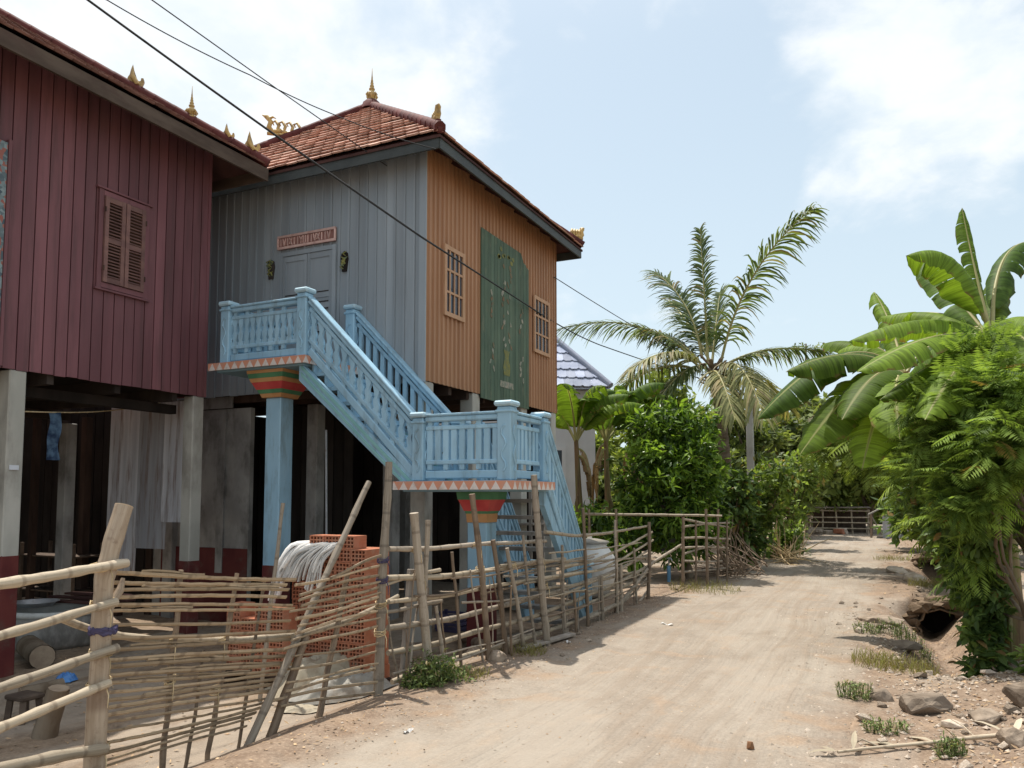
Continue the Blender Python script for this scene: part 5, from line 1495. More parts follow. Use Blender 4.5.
def right_bananas():
    Y = 9.5; top = atY(992, 335, Y); base = G(atY(1000, 600, Y).x+.1, Y)
    P = lambda x, y, dy=0.: atY(x, y, Y+dy)
    L = [(P(960, 232, -.2), P(906, 256, -.5), .29, .95, 'banana', .15), (P(972, 262, .3), P(962, 208, .5), .13, .9, 'banana', .5), (P(990, 222, .9), P(1050, 246, 1.3), .27, .9, 'banana_dk', .7),
         (P(935, 300, -.3), P(848, 342, -.6), .27, .72, 'banana', .12), (P(1010, 300, -.3), P(1060, 330, -.5), .26, .7, 'banana', .2), (P(950, 290, .6), P(925, 262, .9), .22, .7, 'banana_dk', .3),
         (P(1004, 300, -.9), P(1075, 400, -1.5), .3, .5, 'banana', .3), (P(958, 318, .3), P(905, 380, .5), .25, .8, 'banana_dk', .4), (P(994, 280, 1.), P(1000, 262, 1.8), .2, .8, 'banana', .4), (P(940, 352, -.5), P(880, 400, -.8), .26, .75, 'banana', .3)]
    L += [(P(940, 318, -.8), P(858, 372, -1.4), .27, .55, 'banana', .25, .2), (P(955, 300, .5), P(880, 318, .9), .25, .8, 'banana', .2), (P(1015, 330, -.8), P(1045, 420, -1.3), .28, .5, 'banana', .3), (P(965, 345, -1.), P(925, 420, -1.6), .26, .6, 'banana', .3, .3)]
    banana('tall banana plant at the right edge with a huge arching leaf against the sky', base, top, L, .12)
    Y2 = 10.6; top = atY(905, 372, Y2); base = G(max(1.15, atY(915, 600, Y2).x), Y2)
    P = lambda x, y, dy=0.: atY(x, y, Y2+dy)
    L = [(P(852, 312, -.1), P(757, 420, -.4), .36, .55, 'banana_dk', .15, .4), (P(868, 330, .4), P(822, 345, .8), .26, .7, 'banana', .2), (P(875, 345, -.4), P(800, 455, -.7), .4, .35, 'banana', .2, .5),
         (P(892, 318, .6), P(874, 292, 1.), .18, .9, 'banana', .4), (P(878, 352, -.8), P(842, 420, -1.3), .32, .5, 'banana', .2, .2), (P(885, 366, -.6), P(862, 470, -1.), .33, .35, 'banana', .25, .2),
         (P(925, 330, .4), P(980, 340, .9), .28, .7, 'banana_dk', .4), (P(900, 340, 1.), P(890, 330, 1.9), .25, .7, 'banana_dk', .4), (P(925, 360, -.6), P(950, 430, -1.2), .28, .6, 'banana_dk', .4)]
    L += [(P(860, 335, -.5), P(786, 372, -1.), .33, .6, 'banana', .3, .3), (P(880, 330, .2), P(838, 352, .4), .26, .75, 'banana', .3), (P(890, 360, -1.), P(900, 440, -1.6), .3, .4, 'banana', .3)]
    banana('leaning banana plant beside the road with broad drooping leaves before the palm', base, top, L, .11, 3)
right_bananas()
def rand_banana(label, px, pyt, Y, n, LL, W, mats=('banana_dk', 'banana'), seed=1, X=None):
    top = atY(px, pyt, Y); base = G(top.x+U(-.15, .15), Y); rr = random.Random(seed); L = []
    for k in range(n):
        a = k*2.4+rr.uniform(-.4, .4); e = rr.uniform(.6, 1.35); d = V((math.cos(a), math.sin(a), 0)); l = LL*rr.uniform(.75, 1.15)
        b = top+d*(l*.5*math.cos(e))+V((0, 0, l*.62*math.sin(e)+.15)); c = top+d*(l*(.85*math.cos(e)+.25))+V((0, 0, l*(.9*math.sin(e)-.3)))
        L.append((b, c, W*rr.uniform(.8, 1.15), rr.uniform(.5, 1.1), rr.choice(mats), .55))
    return banana(label, base, top, L, .1, 3)
rand_banana('banana plant close behind the orange house corner', 576, 440, 15.2, 9, 2.0, .3, ('banana_dk', 'banana', 'banana'), seed=3)
rand_banana('banana plant with dark drooping leaves before the blue tiled roof', 606, 440, 16.4, 9, 2.1, .3, seed=5)
rand_banana('banana plant with upright leaf half hidden by the leafy round tree', 634, 425, 17.4, 8, 1.7, .28, ('banana', 'banana_dk'), seed=8)

# --- leafy round tree
plant('mango_tree', 'dense leafy round tree with glossy leaves beside the dirt road', 'tree', gpt(690, 15.6), 'mango',
      [pb(672, 450, 15.6, 42), pb(648, 470, 15.4, 34), pb(698, 465, 15.5, 30), pb(672, 500, 15.3, 46, 1, 40), pb(704, 510, 15.5, 22, 1, 36), pb(650, 430, 15.7, 26), pb(690, 425, 15.9, 26), pb(680, 535, 15.4, 34, 1, 28)], 1450, 'leaf', .19, .058, 8, .17, .09, 14, holes=.16)

# --- feathery mass and creepers, right verge
plant('feathery_tree', 'spreading feathery leaved tree overhanging the right verge', 'tree', G(1.75, 9.2), 'leuc',
      [pb(962, 405, 8.6, 44, 1, 34), pb(932, 432, 9.2, 28, 1, 28), pb(1000, 400, 8.2, 44, 1, 40), pb(1015, 438, 8.0, 40, 1, 34), pb(960, 455, 8.6, 40, 1, 32), pb(990, 358, 8.8, 28, 1, 22), pb(922, 470, 9.7, 20, 1, 26)], 560, 'frond', .25, 0, 5, .24, .07, 16, holes=.08)
plant('creeper_bush', 'tangled dark creepers hanging over the ditch below the feathery tree', 'bush', G(1.6, 9.6), 'leuc_dk',
      [pb(968, 515, 8.8, 28, 1, 46), pb(955, 515, 10.2, 32, 1, 38), pb(986, 590, 9.1, 13, 1, 50), pb(980, 645, 9.0, 15, 1, 36), pb(972, 570, 9.6, 22, 1, 34), pb(935, 500, 11.2, 26, 1, 24)], 1000, 'leaf', .13, .06, 8, .16, .03, 18, holes=.1)
plant('creeper_bush', 'feathery green sprays trailing down beside the concrete post', 'bush', G(1.35, 8.9), 'leuc',
      [pb(970, 485, 8.2, 30, 1, 40), pb(984, 600, 9.4, 8, 1, 36), pb(1008, 468, 8.0, 22, 1, 22), pb(975, 545, 8.9, 14, 1, 36)], 330, 'frond', .24, 0, 3, .2, .025, 10, holes=.06)
plant('roadside_bush', 'light green feathery bush arching over the far right road edge', 'bush', G(1.7, 17), 'leuc_y',
      [pb(885, 448, 17.5, 36, 1, 24), pb(922, 478, 16, 26, 1, 30), pb(850, 442, 19, 30, 1, 18), pb(932, 515, 15, 18, 1, 26)], 170, 'frond', .6, 0, 3, .3, .05, 12)
plant('roadside_bush', 'small leafy bush on the verge just beyond the ditch crossing', 'bush', G(1.45, 13.6), 'bush',
      [pb(958, 555, 13.9, 18, 1, 22), pb(940, 528, 14.8, 20, 1, 20), pb(972, 588, 12.8, 12, 1, 22)], 360, 'leaf', .12, .055, 7, .15, .03, 10, holes=.1)
plant('weed', 'fresh green weed at the foot of the concrete post', 'weed', G(1.35, 8.5), 'bush', [(G(1.3, 8.5, .12), V((.28, .3, .14)))], 70, 'leaf', .11, .05, 6, .08, .01, 6, parts=('stem', 'foliage'))

# --- left verge shrubs
for (lb, px, Y, bl, n, mt) in (('loose pale green shrub in front of the utility pole', 765, 20.5, [(760, 510, 26, 24), (775, 480, 26, 22), (748, 528, 22, 20)], 360, 'bush'),
                               ('tall twiggy shrub at the left road edge beyond the utility pole', 792, 25, [(795, 480, 26, 30), (785, 515, 24, 22), (805, 465, 22, 20)], 420, 'bush'),
                               ('low green shrub spilling onto the left road edge', 792, 21.5, [(790, 540, 16, 14), (775, 550, 16, 12)], 220, 'bush'),
                               ('dark leafy shrub behind the stick gate', 735, 17.8, [(735, 500, 20, 30), (745, 540, 18, 20)], 320, 'leuc_dk')):
    plant('shrub', lb, 'shrub', gpt(px, Y), mt, [pb(a, b, Y+U(-.4, .4), c, 1, d) for a, b, c, d in bl], n, 'leaf', .19, .09, 6, .22, .035, 12, holes=.14)
plant('weed', 'bushy green weed growing at the foot of the rail fence', 'weed', G(-3.62, 5.95), 'weed',
      [pb(432, 672, 5.95, 27, .8, 20), pb(455, 682, 6.1, 16, .8, 13), pb(418, 684, 5.8, 14, .8, 14)], 380, 'leaf', .05, .018, 6, .08, .008, 14, parts=('stem', 'foliage'), holes=.1)
plant('shrub', 'bright green plants behind the fence beside the water jar', 'shrub', G(-4.9, 15.2), 'mango', [pb(600, 525, 15., 22, 1, 20), pb(625, 545, 14.6, 20, 1, 22), pb(575, 530, 15.6, 14, 1, 20), pb(640, 520, 15, 20, 1, 26)], 420, 'leaf', .2, .06, 6, .18, .03, 10)

# --- brush pile and dry vines
def brush(name, lb, cat, c, R0, H, n, mat, lean=V((0, 0, 0)), L=1.):
    c = V(c)
    def fn(m):
        for i in range(n):
            a = U(0, 6.28); q = R0*math.sqrt(rnd.random()); p = c+V((math.cos(a)*q, math.sin(a)*q*.8, U(0, H*.5)))
            d = (rdir()+V((0, 0, .35))+lean).normalized(); l = L*U(.4, 1.1)
            P = jitter_line(p, p+d*l, 6, .05); P = [V((k.x, k.y, max(k.z, gh(k.x, k.y)+.01))) for k in P]
            r = U(.006, .02); m.tube(P, [r*(1-.1*k) for k in range(7)], 5)
    return single(name, M[mat], lb, cat, fn, c)
brush('brush_pile', 'heap of dry brown sticks and brushwood beside the stick gate', 'brush pile', gpt(744, 16.2), .5, .6, 90, 'stake', V((-.7, 0, .2)), 1.2)
brush('dry_vine', 'tangle of pale dry stems along the left edge of the far road', 'dry stems', gpt(786, 20.), .35, .5, 60, 'straw', V((.2, -.2, .3)), .9)

# --- background trees
BT = [('pale hazy tree rising behind the lane between palm and bananas', 838, 388, 46, 52, 'fartree_y'), ('light tree filling the gap between white house and round leafy tree', 598, 425, 30, 34, 'fartree_y'), ('pale yellow green tree behind the palm trunk', 662, 366, 24.5, 42, 'fartree_y'), ('dark tree behind the utility pole', 748, 398, 29, 46, 'fartree'), ('broad tree left of the far pen', 790, 408, 33, 48, 'fartree'),
      ('tall bushy tree directly behind the far bamboo pen', 835, 425, 41, 54, 'fartree'), ('light feathery tree above the far end of the road', 870, 425, 38, 50, 'fartree_y'), ('dark tree behind the feathery bush at the right', 940, 410, 26, 50, 'leuc_dk'),
      ('shadowy tree filling the gap behind the leaning banana plant', 960, 400, 22, 66, 'leuc_dk'), ('big tree behind the tall banana plant at the right edge', 1030, 380, 19, 70, 'fartree'), ('tree behind the round leafy tree, showing over its crown', 700, 402, 27, 46, 'fartree'),
      ('tree between the palm and the leaning banana plant', 808, 396, 37, 40, 'fartree'), ('distant tree closing the end of the road', 880, 470, 52, 56, 'fartree'), ('distant tree left of the road behind the shrubs', 770, 415, 45, 60, 'fartree'), ('low tree behind the water jar and banana stems', 610, 470, 28, 40, 'fartree')]
def bgtree(lb, px, pt, Y, rp, mt):
    base = gpt(px, Y); bl = []
    bot = 520 if Y < 30 else 497; H = bot-pt
    for k in range(9):
        f = (k+.3)/9; rz = rp*U(.26, .42); bl.append(pb(px+U(-.75, .75)*rp*(.35+1.3*min(f, .5)), pt+rz+f*H*.9, Y+U(-1.2, 1.2), rp*U(.34, .55), 1., rz))
    plant('broadleaf_tree', lb, 'tree', base, mt, bl, 620, 'leaf4', .30*Y/30+.06, .15*Y/30+.03, 7, .45, .12, 14, holes=.13, group='trees behind the road and houses', wob=.6)
for a in BT: bgtree(*a)
def thin():
    base = gpt(806, 60); c = atY(806, 344, 60.)
    t = T('tall_thin_tree', 'very distant thin tree whose tiny crown shows above the palm frond', 'tree', base, None)
    part('trunk', M['bark'], t, lambda m: m.tube(jitter_line(base, c, 8, .3), [.2-.018*i for i in range(9)], 7))
    part('crown', M['fartree'], t, lambda m: foliage(m, [(c+V((U(-.8, .8), 0, U(-.4, .3))), V((.6, .6, .2))) for _ in range(6)], 40, 'leaf4', .26, .1, 4, .3))
thin()

# ================================================================== FAR SCENE
def white_house():
    Y = 19.5; x1 = atY(611, 450, Y).x; z1 = atY(600, 388, Y).z
    c = V((x1-4.6, Y+1.3, 0)); t = T('white_house', 'white rendered house with a blue glazed tile roof behind the banana plants', 'house', c)
    X0, X1, Y0, Y1 = c.x-3, c.x+3, c.y-3, c.y+3
    part('wall', M['whitewall'], t, lambda m: m.bb(X0, X1, Y0, Y1, -.1, z1))
    part('cornice', M['whitewall'], t, lambda m: m.bb(X0-.1, X1+.1, Y0-.1, Y1+.1, z1-.3, z1-.05))
    def roof(m):
        a, b, cc, d = V((X0-.4, Y0-.4, z1)), V((X1+.35, Y0-.4, z1)), V((X1+.35, Y1+.4, z1)), V((X0-.4, Y1+.4, z1)); ap = V((c.x, c.y, z1+3.9))
        for p, q in ((a, b), (b, cc), (cc, d), (d, a)): tile_face(m, p, q, ap, ap, 15, .24)
        m.k = 1
        for p, q in ((a, b), (b, cc), (cc, d), (d, a)): m.add([p-V((0, 0, .05)), q-V((0, 0, .05)), ap-V((0, 0, .05))], [(0, 1, 2)])
        m.k = 0
        for p in (a, b, cc, d): m.tube([p+V((0, 0, .05)), ap+V((0, 0, .03))], .09, 7)
    part('roof', [M['blue_tile'], M['blue_tile_edge']], t, roof)
    for xx in (X1-1.3, X1-3.8):
        w = part('window', M['whitewall'], t, lambda m: m.bb(xx-.5, xx+.5, Y0-.05, Y0-.004, 1.6, 2.9))
        part('pane', M['glass'], w, lambda m: m.bb(xx-.4, xx+.4, Y0-.056, Y0-.052, 1.7, 2.8))
    t.rotation_euler = (0, 0, R(30))
white_house()
def shed():
    Y = 22.5; a = atY(640, 402, Y); b = atY(668, 413, Y)
    t = T('tin_roofed_shed', 'small shed with a reddish tin roof glimpsed between tree and palm', 'shed', (b.x-1.2, Y+1, 0))
    z = b.z
    part('roof', M['ridge'], t, lambda m: m.prism([(-1.3, .45), (.1, 0), (.1, -.05), (-1.3, .4)], (b.x, Y-.2, z), (1, 0, 0), (0, 0, 1), (0, 3, 0)))
    part('wall', M['dark'], t, lambda m: m.bb(b.x-1.1, b.x-.25, Y, Y+2.5, -.05, z+.02))
shed()
def far_pen():
    Y = 36.5; x0, x1 = atY(808, 530, Y).x, atY(868, 530, Y).x; h = atY(840, 509, Y).z
    t = T('bamboo_pen', 'low pen of pale bamboo poles at the far end of the road', 'pen', ((x0+x1)/2, Y, 0))
    for k in range(5):
        for yy in (Y, Y+1.4):
            x = x0+(x1-x0)*k/4
            part('post', M['bamboo'], t, lambda m: m.tube([(x, yy, -.1), (x+U(-.05, .05), yy, h)], .035, 6))
    for k in range(4):
        z = h*(k+.7)/4
        for yy in (Y-.04, Y+1.36): part('rail', M['bamboo'], t, lambda m: m.tube([(x0-.1, yy, z+U(-.04, .04)), (x1+.1, yy, z+U(-.04, .04))], .03, 6))
    part('brace', M['bamboo'], t, lambda m: m.tube([(x1+.55, Y, -.05), (x1, Y, h)], .03, 6))
    part('thatch', M['bamboo_gr2'], t, lambda m: m.prism([(x0-.15, h+.02), (x1+.15, h+.05), (x1+.05, h+.11), (x0-.05, h+.08)], (0, Y-.15, 0), (1, 0, 0), (0, 0, 1), (0, 1.7, 0)))
    def dk(m): m.bb(x0+.1, x1-.1, Y+1.2, Y+1.3, .0, h*.9)
    part('back_boards', M['darkwood2'], t, dk)
    c = V(((x0*.6+x1*.4), Y-.7, 0)); c.z = gh(c.x, c.y)
    for i in range(12):
        q = c+V((U(-.7, .9), U(-.3, .3), U(.03, .22)))
        single('rubble_block', M['palerock' if i % 3 else 'brick'], 'pale block or brick in the small heap before the far bamboo pen', 'rubble', lambda m: m.bev(q, (U(.25, .45), U(.2, .3), U(.12, .22)), .02, Matrix.Rotation(U(0, 3), 3, 'Z')), q, 'rubble heap at the far end of the road')
    s = atY(900, 520, 33.); s.z = 0
    u = T('tarp_shelter', 'small grey sheeted shelter at the far right end of the road', 'shelter', s)
    part('cover', M['greysheet'], u, lambda m: m.prism([(-1.1, .9), (0, 1.5), (1.1, 1.0), (1.1, .95), (0, 1.45), (-1.1, .85)], s, (1, 0, 0), (0, 0, 1), (0, 1.8, 0)))
    for sx in (-1, 1):
        for yy in (.05, 1.7): part('post', M['stake'], u, lambda m: m.tube([s+V((sx*1.0, yy, -.1)), s+V((sx*1.0, yy, .93))], .04, 6))
    part('side_sheet', M['corr'], u, lambda m: m.bb(s.x-.6, s.x+.9, s.y+.1, s.y+.13, 0, .85))
far_pen()

# ================================================================== RIGHT VERGE: POST, WALL, CULVERTS, STONES
def right_post():
    p = atG(1013, 655); t = T('concrete_post', 'square weathered concrete post on a block base at the right edge', 'post', p)
    zt = atY(1012, 508, p.y).z-p.z
    part('shaft', M['concrete'], t, lambda m: m.bev(p+V((0, 0, zt/2-.1)), (.17, .17, zt+.2), .012))
    part('base', M['concrete_dk'], t, lambda m: m.bev(p+V((.12, .05, .13)), (.6, .5, .44), .03))
right_post()
def rock_mesh(m, c, sx, sy, sz, seed, rz=0., det=10):
    """angular broken stone: convex hull of jittered points, with chipped edges"""
    import bmesh
    rr = random.Random(int(seed*1000)+5); bm = bmesh.new(); ca, sa = math.cos(rz), math.sin(rz)
    for _ in range(9+det):
        d = rdir(rr); k = rr.uniform(.8, 1.08); mx = max(abs(d.x), abs(d.y), abs(d.z)); k *= .8+.22/mx-.05
        bm.verts.new((d.x*sx*k, d.y*sy*k, d.z*sz*k))
    bmesh.ops.convex_hull(bm, input=bm.verts)
    loose = [v for v in bm.verts if not v.link_faces]
    bmesh.ops.delete(bm, geom=loose, context='VERTS')
    if det > 8:
        bmesh.ops.bevel(bm, geom=list(bm.edges), offset=min(sx, sz)*.12, segments=1, affect='EDGES', clamp_overlap=True)
        bmesh.ops.triangulate(bm, faces=bm.faces)
        bmesh.ops.subdivide_edges(bm, edges=list(bm.edges), cuts=1, use_grid_fill=True)
        for v in bm.verts: v.co *= 1+.09*noise.noise(v.co*(2.2/sx)+V((seed, 0, 0)))+.05*noise.noise(v.co*(6/sx)+V((0, seed, 0)))
    bm.verts.ensure_lookup_table(); bm.verts.index_update()
    vs = [V(c)+V((v.co.x*ca-v.co.y*sa, v.co.x*sa+v.co.y*ca, v.co.z)) for v in bm.verts]
    m.add(vs, [tuple(v.index for v in f.verts) for f in bm.faces], smooth=False); bm.free()
def rocks():
    for i, (lb, px, py, w, hgt, mt) in enumerate((('largest grey boulder among the rubble on the right verge', 925, 712, .23, .13, 'rock'), ('flat brown stone just left of the largest boulder', 881, 700, .13, .075, 'rock'),
            ('big rounded boulder cut by the right edge of the picture', 1026, 706, .17, .15, 'rock'), ('angular brown stone behind the dry branch at the right', 988, 722, .12, .08, 'rock'), ('pale flat stone near the middle of the rubble', 953, 727, .09, .04, 'palerock'),
            ('long flat stone at the lip of the ditch', 880, 622, .3, .07, 'rock'), ('brown ledge stone below the nearer hole', 905, 648, .2, .08, 'rock'), ('squat stone lump on the verge before the farther hole', 915, 582, .26, .16, 'palerock'), ('low rubble slab on the verge beside the squat lump', 897, 572, .3, .1, 'palerock'), 
            ('brown stone at the fence foot under the rail fence', 497, 660, .11, .09, 'rock'), ('second brown stone beside the fence foot weed', 475, 655, .13, .08, 'rock'), ('brown stone against the upright plank of the rail fence', 512, 646, .1, .07, 'rock'), ('rough dark boulder by the lowest rail at the right corner', 1015, 745, .12, .09, 'rock'))):
        p = atG(px, py); single('boulder' if w > .15 else 'stone', M[mt], lb, 'rock', lambda m: rock_mesh(m, p+V((0, 0, hgt*.3)), w, w*.75, hgt, i*7.3+2, U(0, 3), 20), p)
    p = atG(750, 750)
    single('brick_lump', M['lump'], 'small brown lump of broken brick alone on the road', 'brick piece', lambda m: rock_mesh(m, p+V((0, 0, .028)), .03, .026, .034, 3.3, .4, 6), p)
    # small stones, copies of three meshes
    pro = []
    for k in range(4):
        m = MB(); rock_mesh(m, (0, 0, 0), 1, .75, .6, 40+k*9, 0, 6); pro.append(m.build('rubble_stone', M['palerock' if k % 2 else 'rock'], None, (0, 0, 0)))
    used = set(); n = 0
    while n < 290:
        y = U(5., 9.5); x = U(-.3, 2.3)
        if n > 230: y = U(5, 16); x = road_r(y)+U(-.3, .5)
        if n > 270: x = road_l(y)+U(-.3, .25)
        dens = sm(-.1, .8, x+.2*nz(x, y, 2)) if n <= 230 else 1
        if rnd.random() > dens: continue
        k = n % 4
        o = pro[k] if k not in used else pro[k].copy()
        if k in used: COL.objects.link(o)
        used.add(k)
        s = .016+.06*rnd.random()**2; o.location = G(x, y, s*.25); o.scale = (s, s, s); o.rotation_euler = (U(-.3, .3), U(-.3, .3), U(0, 6))
        tag(o, 'small loose stone in the rubble along the road verges', 'stone', 'loose stones along the road verges'); n += 1
M['lump'] = pmat('broken_brick', (.2, .1, .05), (.28, .15, .08), (20, 20, 20), .9, .1)
rocks()
def culvert(lb, x, y, r, z):
    t = T('culvert', lb, 'culvert', (x, y, z))
    c = V((x, y, z+r*.62))
    def ring(m):
        n = 28; L = .9; vs = []
        for (rr, yy) in ((r, 0), (r*1.0, -.04), (r*1.1, -.05), (r*1.14, .0), (r*1.14, L), (r, L)):
            for j in range(n):
                a = 2*math.pi*j/n; w = 1+.26*noise.noise(V((math.cos(a)*2, math.sin(a)*2, yy+x)))
                vs.append(c+V((math.cos(a)*rr*w, yy, math.sin(a)*rr*w*.9)))
        m.add(vs, [(i*n+j, i*n+(j+1) % n, (i+1)*n+(j+1) % n, (i+1)*n+j) for i in range(5) for j in range(n)]+[(5*n+j, 5*n+(j+1) % n, (j+1) % n, j) for j in range(n)], smooth=True)
    part('pipe', M['earthbank'], t, ring)
    part('end_wall', M['dark'], t, lambda m: m.tube([c+V((0, .8, 0)), c+V((0, .88, 0))], r*.98, 16))  # near-black disc paints the darkness deep in the pipe
    def bank(m):
        for k in range(34):
            a = math.pi*(k%17/16)*1.2-.3; q = c+V((math.cos(a)*r*1.45, (.05 if k < 17 else .45)+U(-.08, .1), math.sin(a)*r*1.3))
            rock_mesh(m, q, U(.1, .2), U(.1, .2), U(.06, .12), k*3.1+x, U(0, 3), 5)
    part('earth_bank', M['earthbank'], t, bank)
M['earthbank'] = pmat('crumbling_earth', (.12, .085, .055), (.2, .145, .1), (9, 9, 9), .95, .1, .9, .02)
culvert('dark culvert mouth in the crumbling bank, nearer of two along the right ditch', .68, 13.4, .28, gh(.68, 12.6)-.03)
culvert('dark culvert mouth farther up the road in the right ditch', .95, 21.1, .32, gh(.95, 20.4)-.02)

def stick_branch():
    pts = [atG(838, 757), atG(880, 752), atG(930, 748), atG(975, 742), atG(1035, 737)]
    t = T('fallen_branch', 'long dry bamboo branch with papery sheaths lying across the bottom right verge', 'branch', pts[2])
    part('cane', M['bamboo'], t, lambda m: cane(m, [p+V((0, 0, .03)) for p in pts], .009, .015, .006, .06, .2))
    for k in range(9):
        p = pts[k % 4].lerp(pts[k % 4+1], rnd.random())+V((0, 0, .03)); d = V((U(-1, .4), U(-.6, .6), U(-.05, .15))); L = U(.1, .28)
        part('sheath', M['sheath'], t, lambda m: leaf(m, p, d, V((0, 0, 1)), L, L*.2))
    part('twig', M['bamboo'], t, lambda m: m.tube([pts[3]+V((0, 0, .03)), pts[3]+V((-.05, .12, .06)), pts[3]+V((-.12, .2, .08))], [.006, .005, .003], 5))
    part('twig', M['bamboo'], t, lambda m: m.tube([pts[1]+V((0, 0, .03)), pts[1]+V((-.1, .02, .06)), pts[1]+V((-.16, .01, .02))], [.007, .006, .004], 5))
M['sheath'] = leafmat('papery_sheath', (.42, .36, .26), (.5, .43, .32), .15, .2, .8, .1, tcol=(1, .9, .7))
stick_branch()
def weeds():
    def tuft(lb, px, py, R0, H, n, mt, name='weed', cat='weed'):
        c = atG(px, py)
        def fn(m):
            for i in range(n):
                a = U(0, 6.28); q = R0*math.sqrt(rnd.random()); p = G(c.x+math.cos(a)*q, c.y+math.sin(a)*q, -.005)
                if mt == 'bush':
                    tp2 = p+V((U(-.03, .03), U(-.03, .03), H)); m.tube([p, tp2], .0018, 4)
                    for k in range(4): leaf(m, p.lerp(tp2, rnd.random()), rdir()+V((0, 0, .3)), V((0, 0, 1)), U(.02, .042), U(.007, .014))
                else:
                    d = (rdir()*.6+V((0, 0, 1))).normalized(); h = H*U(.4, 1); e = p+d*h+V((U(-.04, .04), U(-.04, .04), -h*.15)); s = V((U(-1, 1), U(-1, 1), 0)).normalized()*.003
                    mid = p.lerp(e, .55)+V((0, 0, h*.12)); m.add([p-s, p+s, mid+s*.8, mid-s*.8, e], [(0, 1, 2, 3), (3, 2, 4)])
        return single(name, M['weed' if mt == 'bush' else 'drygrass'], lb, cat, fn, c)
    tuft('little green weed left of the largest boulder', 855, 698, .13, .12, 90, 'bush')
    tuft('sprawling green weed beside the dry branch', 952, 755, .09, .1, 70, 'bush')
    tuft('low weed in the rubble below the largest boulder', 885, 732, .14, .07, 70, 'bush')
    tuft('patch of green weed at the lip of the ditch near the nearer hole', 905, 640, .28, .16, 150, 'bush'); tuft('ragged dry grass hanging over the nearer culvert mouth', 930, 600, .34, .26, 420, 'grass', 'dry_grass_clump', 'grass')
    tuft('green weed on the verge before the ditch', 868, 632, .16, .1, 80, 'bush')
    tuft('dry yellow grass clump on the verge before the boulders', 893, 668, .38, .2, 620, 'grass', 'dry_grass_clump', 'grass')
    tuft('yellowish grass tuft beside the far culvert', 893, 560, .45, .22, 320, 'grass', 'dry_grass_clump', 'grass')
    tuft('dry grass fringe under the gate', 705, 590, .6, .25, 380, 'grass', 'dry_grass_clump', 'grass')
    tuft('dry grass fringe at the foot of the rail fence posts', 520, 652, .28, .18, 260, 'grass', 'dry_grass_clump', 'grass')
    tuft('small dry grass tuft between weed and plank fence', 470, 676, .18, .14, 160, 'grass', 'dry_grass_clump', 'grass')
weeds()
def litter():
    m = MB()
    def bit(x, y, s, flat=.25):
        p = G(x, y, .008); d = V((U(-1, 1), U(-1, 1), U(-flat, flat))).normalized()
        leaf4(m, p, d, (V((0, 0, 1))+rdir()*.5).normalized(), s*U(.6, 1.4), s*U(.2, .5))
    n = 0
    while n < 4200:
        y = U(5, 13); x = U(-.4, 2.4)
        if rnd.random() < sm(-.3, .7, x+.3*nz(x, y, 1.7)): bit(x, y, .045); n += 1
    for _ in range(1100): y = U(3.5, 14); bit(road_l(y)+rnd.gauss(-.25, .28), y, .035)
    for _ in range(900): y = U(4, 16); bit(U(-3, 0), y, .02)
    for _ in range(800): y = U(14, 34); bit(road_r(y)+rnd.gauss(.5, .4), y, .07); bit(road_l(y)+rnd.gauss(-.3, .3), y, .06)
    for _ in range(900): bit(U(-9, -4.2), U(3, 9), .05)
    o = m.build('leaf_litter', M['litter'], None, (0, 0, 0)); tag(o, 'dry leaves and straw scattered along the verges and yard', 'leaf litter', None, 'stuff')
    m = MB()
    def peb(x, y, s):
        p = G(x, y, s*.2); vs = [p+V((d.x*s*U(.7, 1.2), d.y*s*U(.7, 1.2), d.z*s*.7)) for d in (V((1, 0, 0)), V((0, 1, 0)), V((-1, 0, 0)), V((0, -1, 0)), V((0, 0, 1)), V((0, 0, -1)))]
        m.add(vs, [(0, 1, 4), (1, 2, 4), (2, 3, 4), (3, 0, 4), (1, 0, 5), (2, 1, 5), (3, 2, 5), (0, 3, 5)], smooth=False)
    for _ in range(4200): y = U(4.5, 12); peb(road_r(y)+rnd.gauss(.6, .6), y, .005+.02*rnd.random()**3)
    for _ in range(1500): y = U(4, 13); peb(road_l(y)+rnd.gauss(.0, .3), y, .004+.01*rnd.random()**2)
    for _ in range(2600): peb(U(-3.1, .1), U(4, 16), .003+.009*rnd.random()**3)
    o = m.build('gravel', M['palerock'], None, (0, 0, 0)); tag(o, 'fine gravel scattered over the road edges', 'gravel', None, 'stuff')
litter()
def papers():
    for (px, py, w, lb) in ((408, 733, .09, 'scrap of white paper on the road before the woven fence'), (667, 625, .16, 'white strip of litter at the edge of the house shadow'), (568, 643, .1, 'white crumpled scrap under the end of the rail fence'), (968, 690, .05, 'tiny white scrap among the boulders')):
        p = atG(px, py)
        def fn(m):
            n = 6; a = U(0, 3); vs = [p+V(((i/n-.5)*w*math.cos(a)-(j/2-.5)*w*.3*math.sin(a), (i/n-.5)*w*math.sin(a)+(j/2-.5)*w*.3*math.cos(a), .012+.012*math.sin(i*1.3+j))) for i in range(n+1) for j in range(3)]
            m.add(vs, [(i*3+j, i*3+j+1, (i+1)*3+j+1, (i+1)*3+j) for i in range(n) for j in range(2)])
        single('litter_scrap', M['cloth'], lb, 'litter', fn, p)
papers()
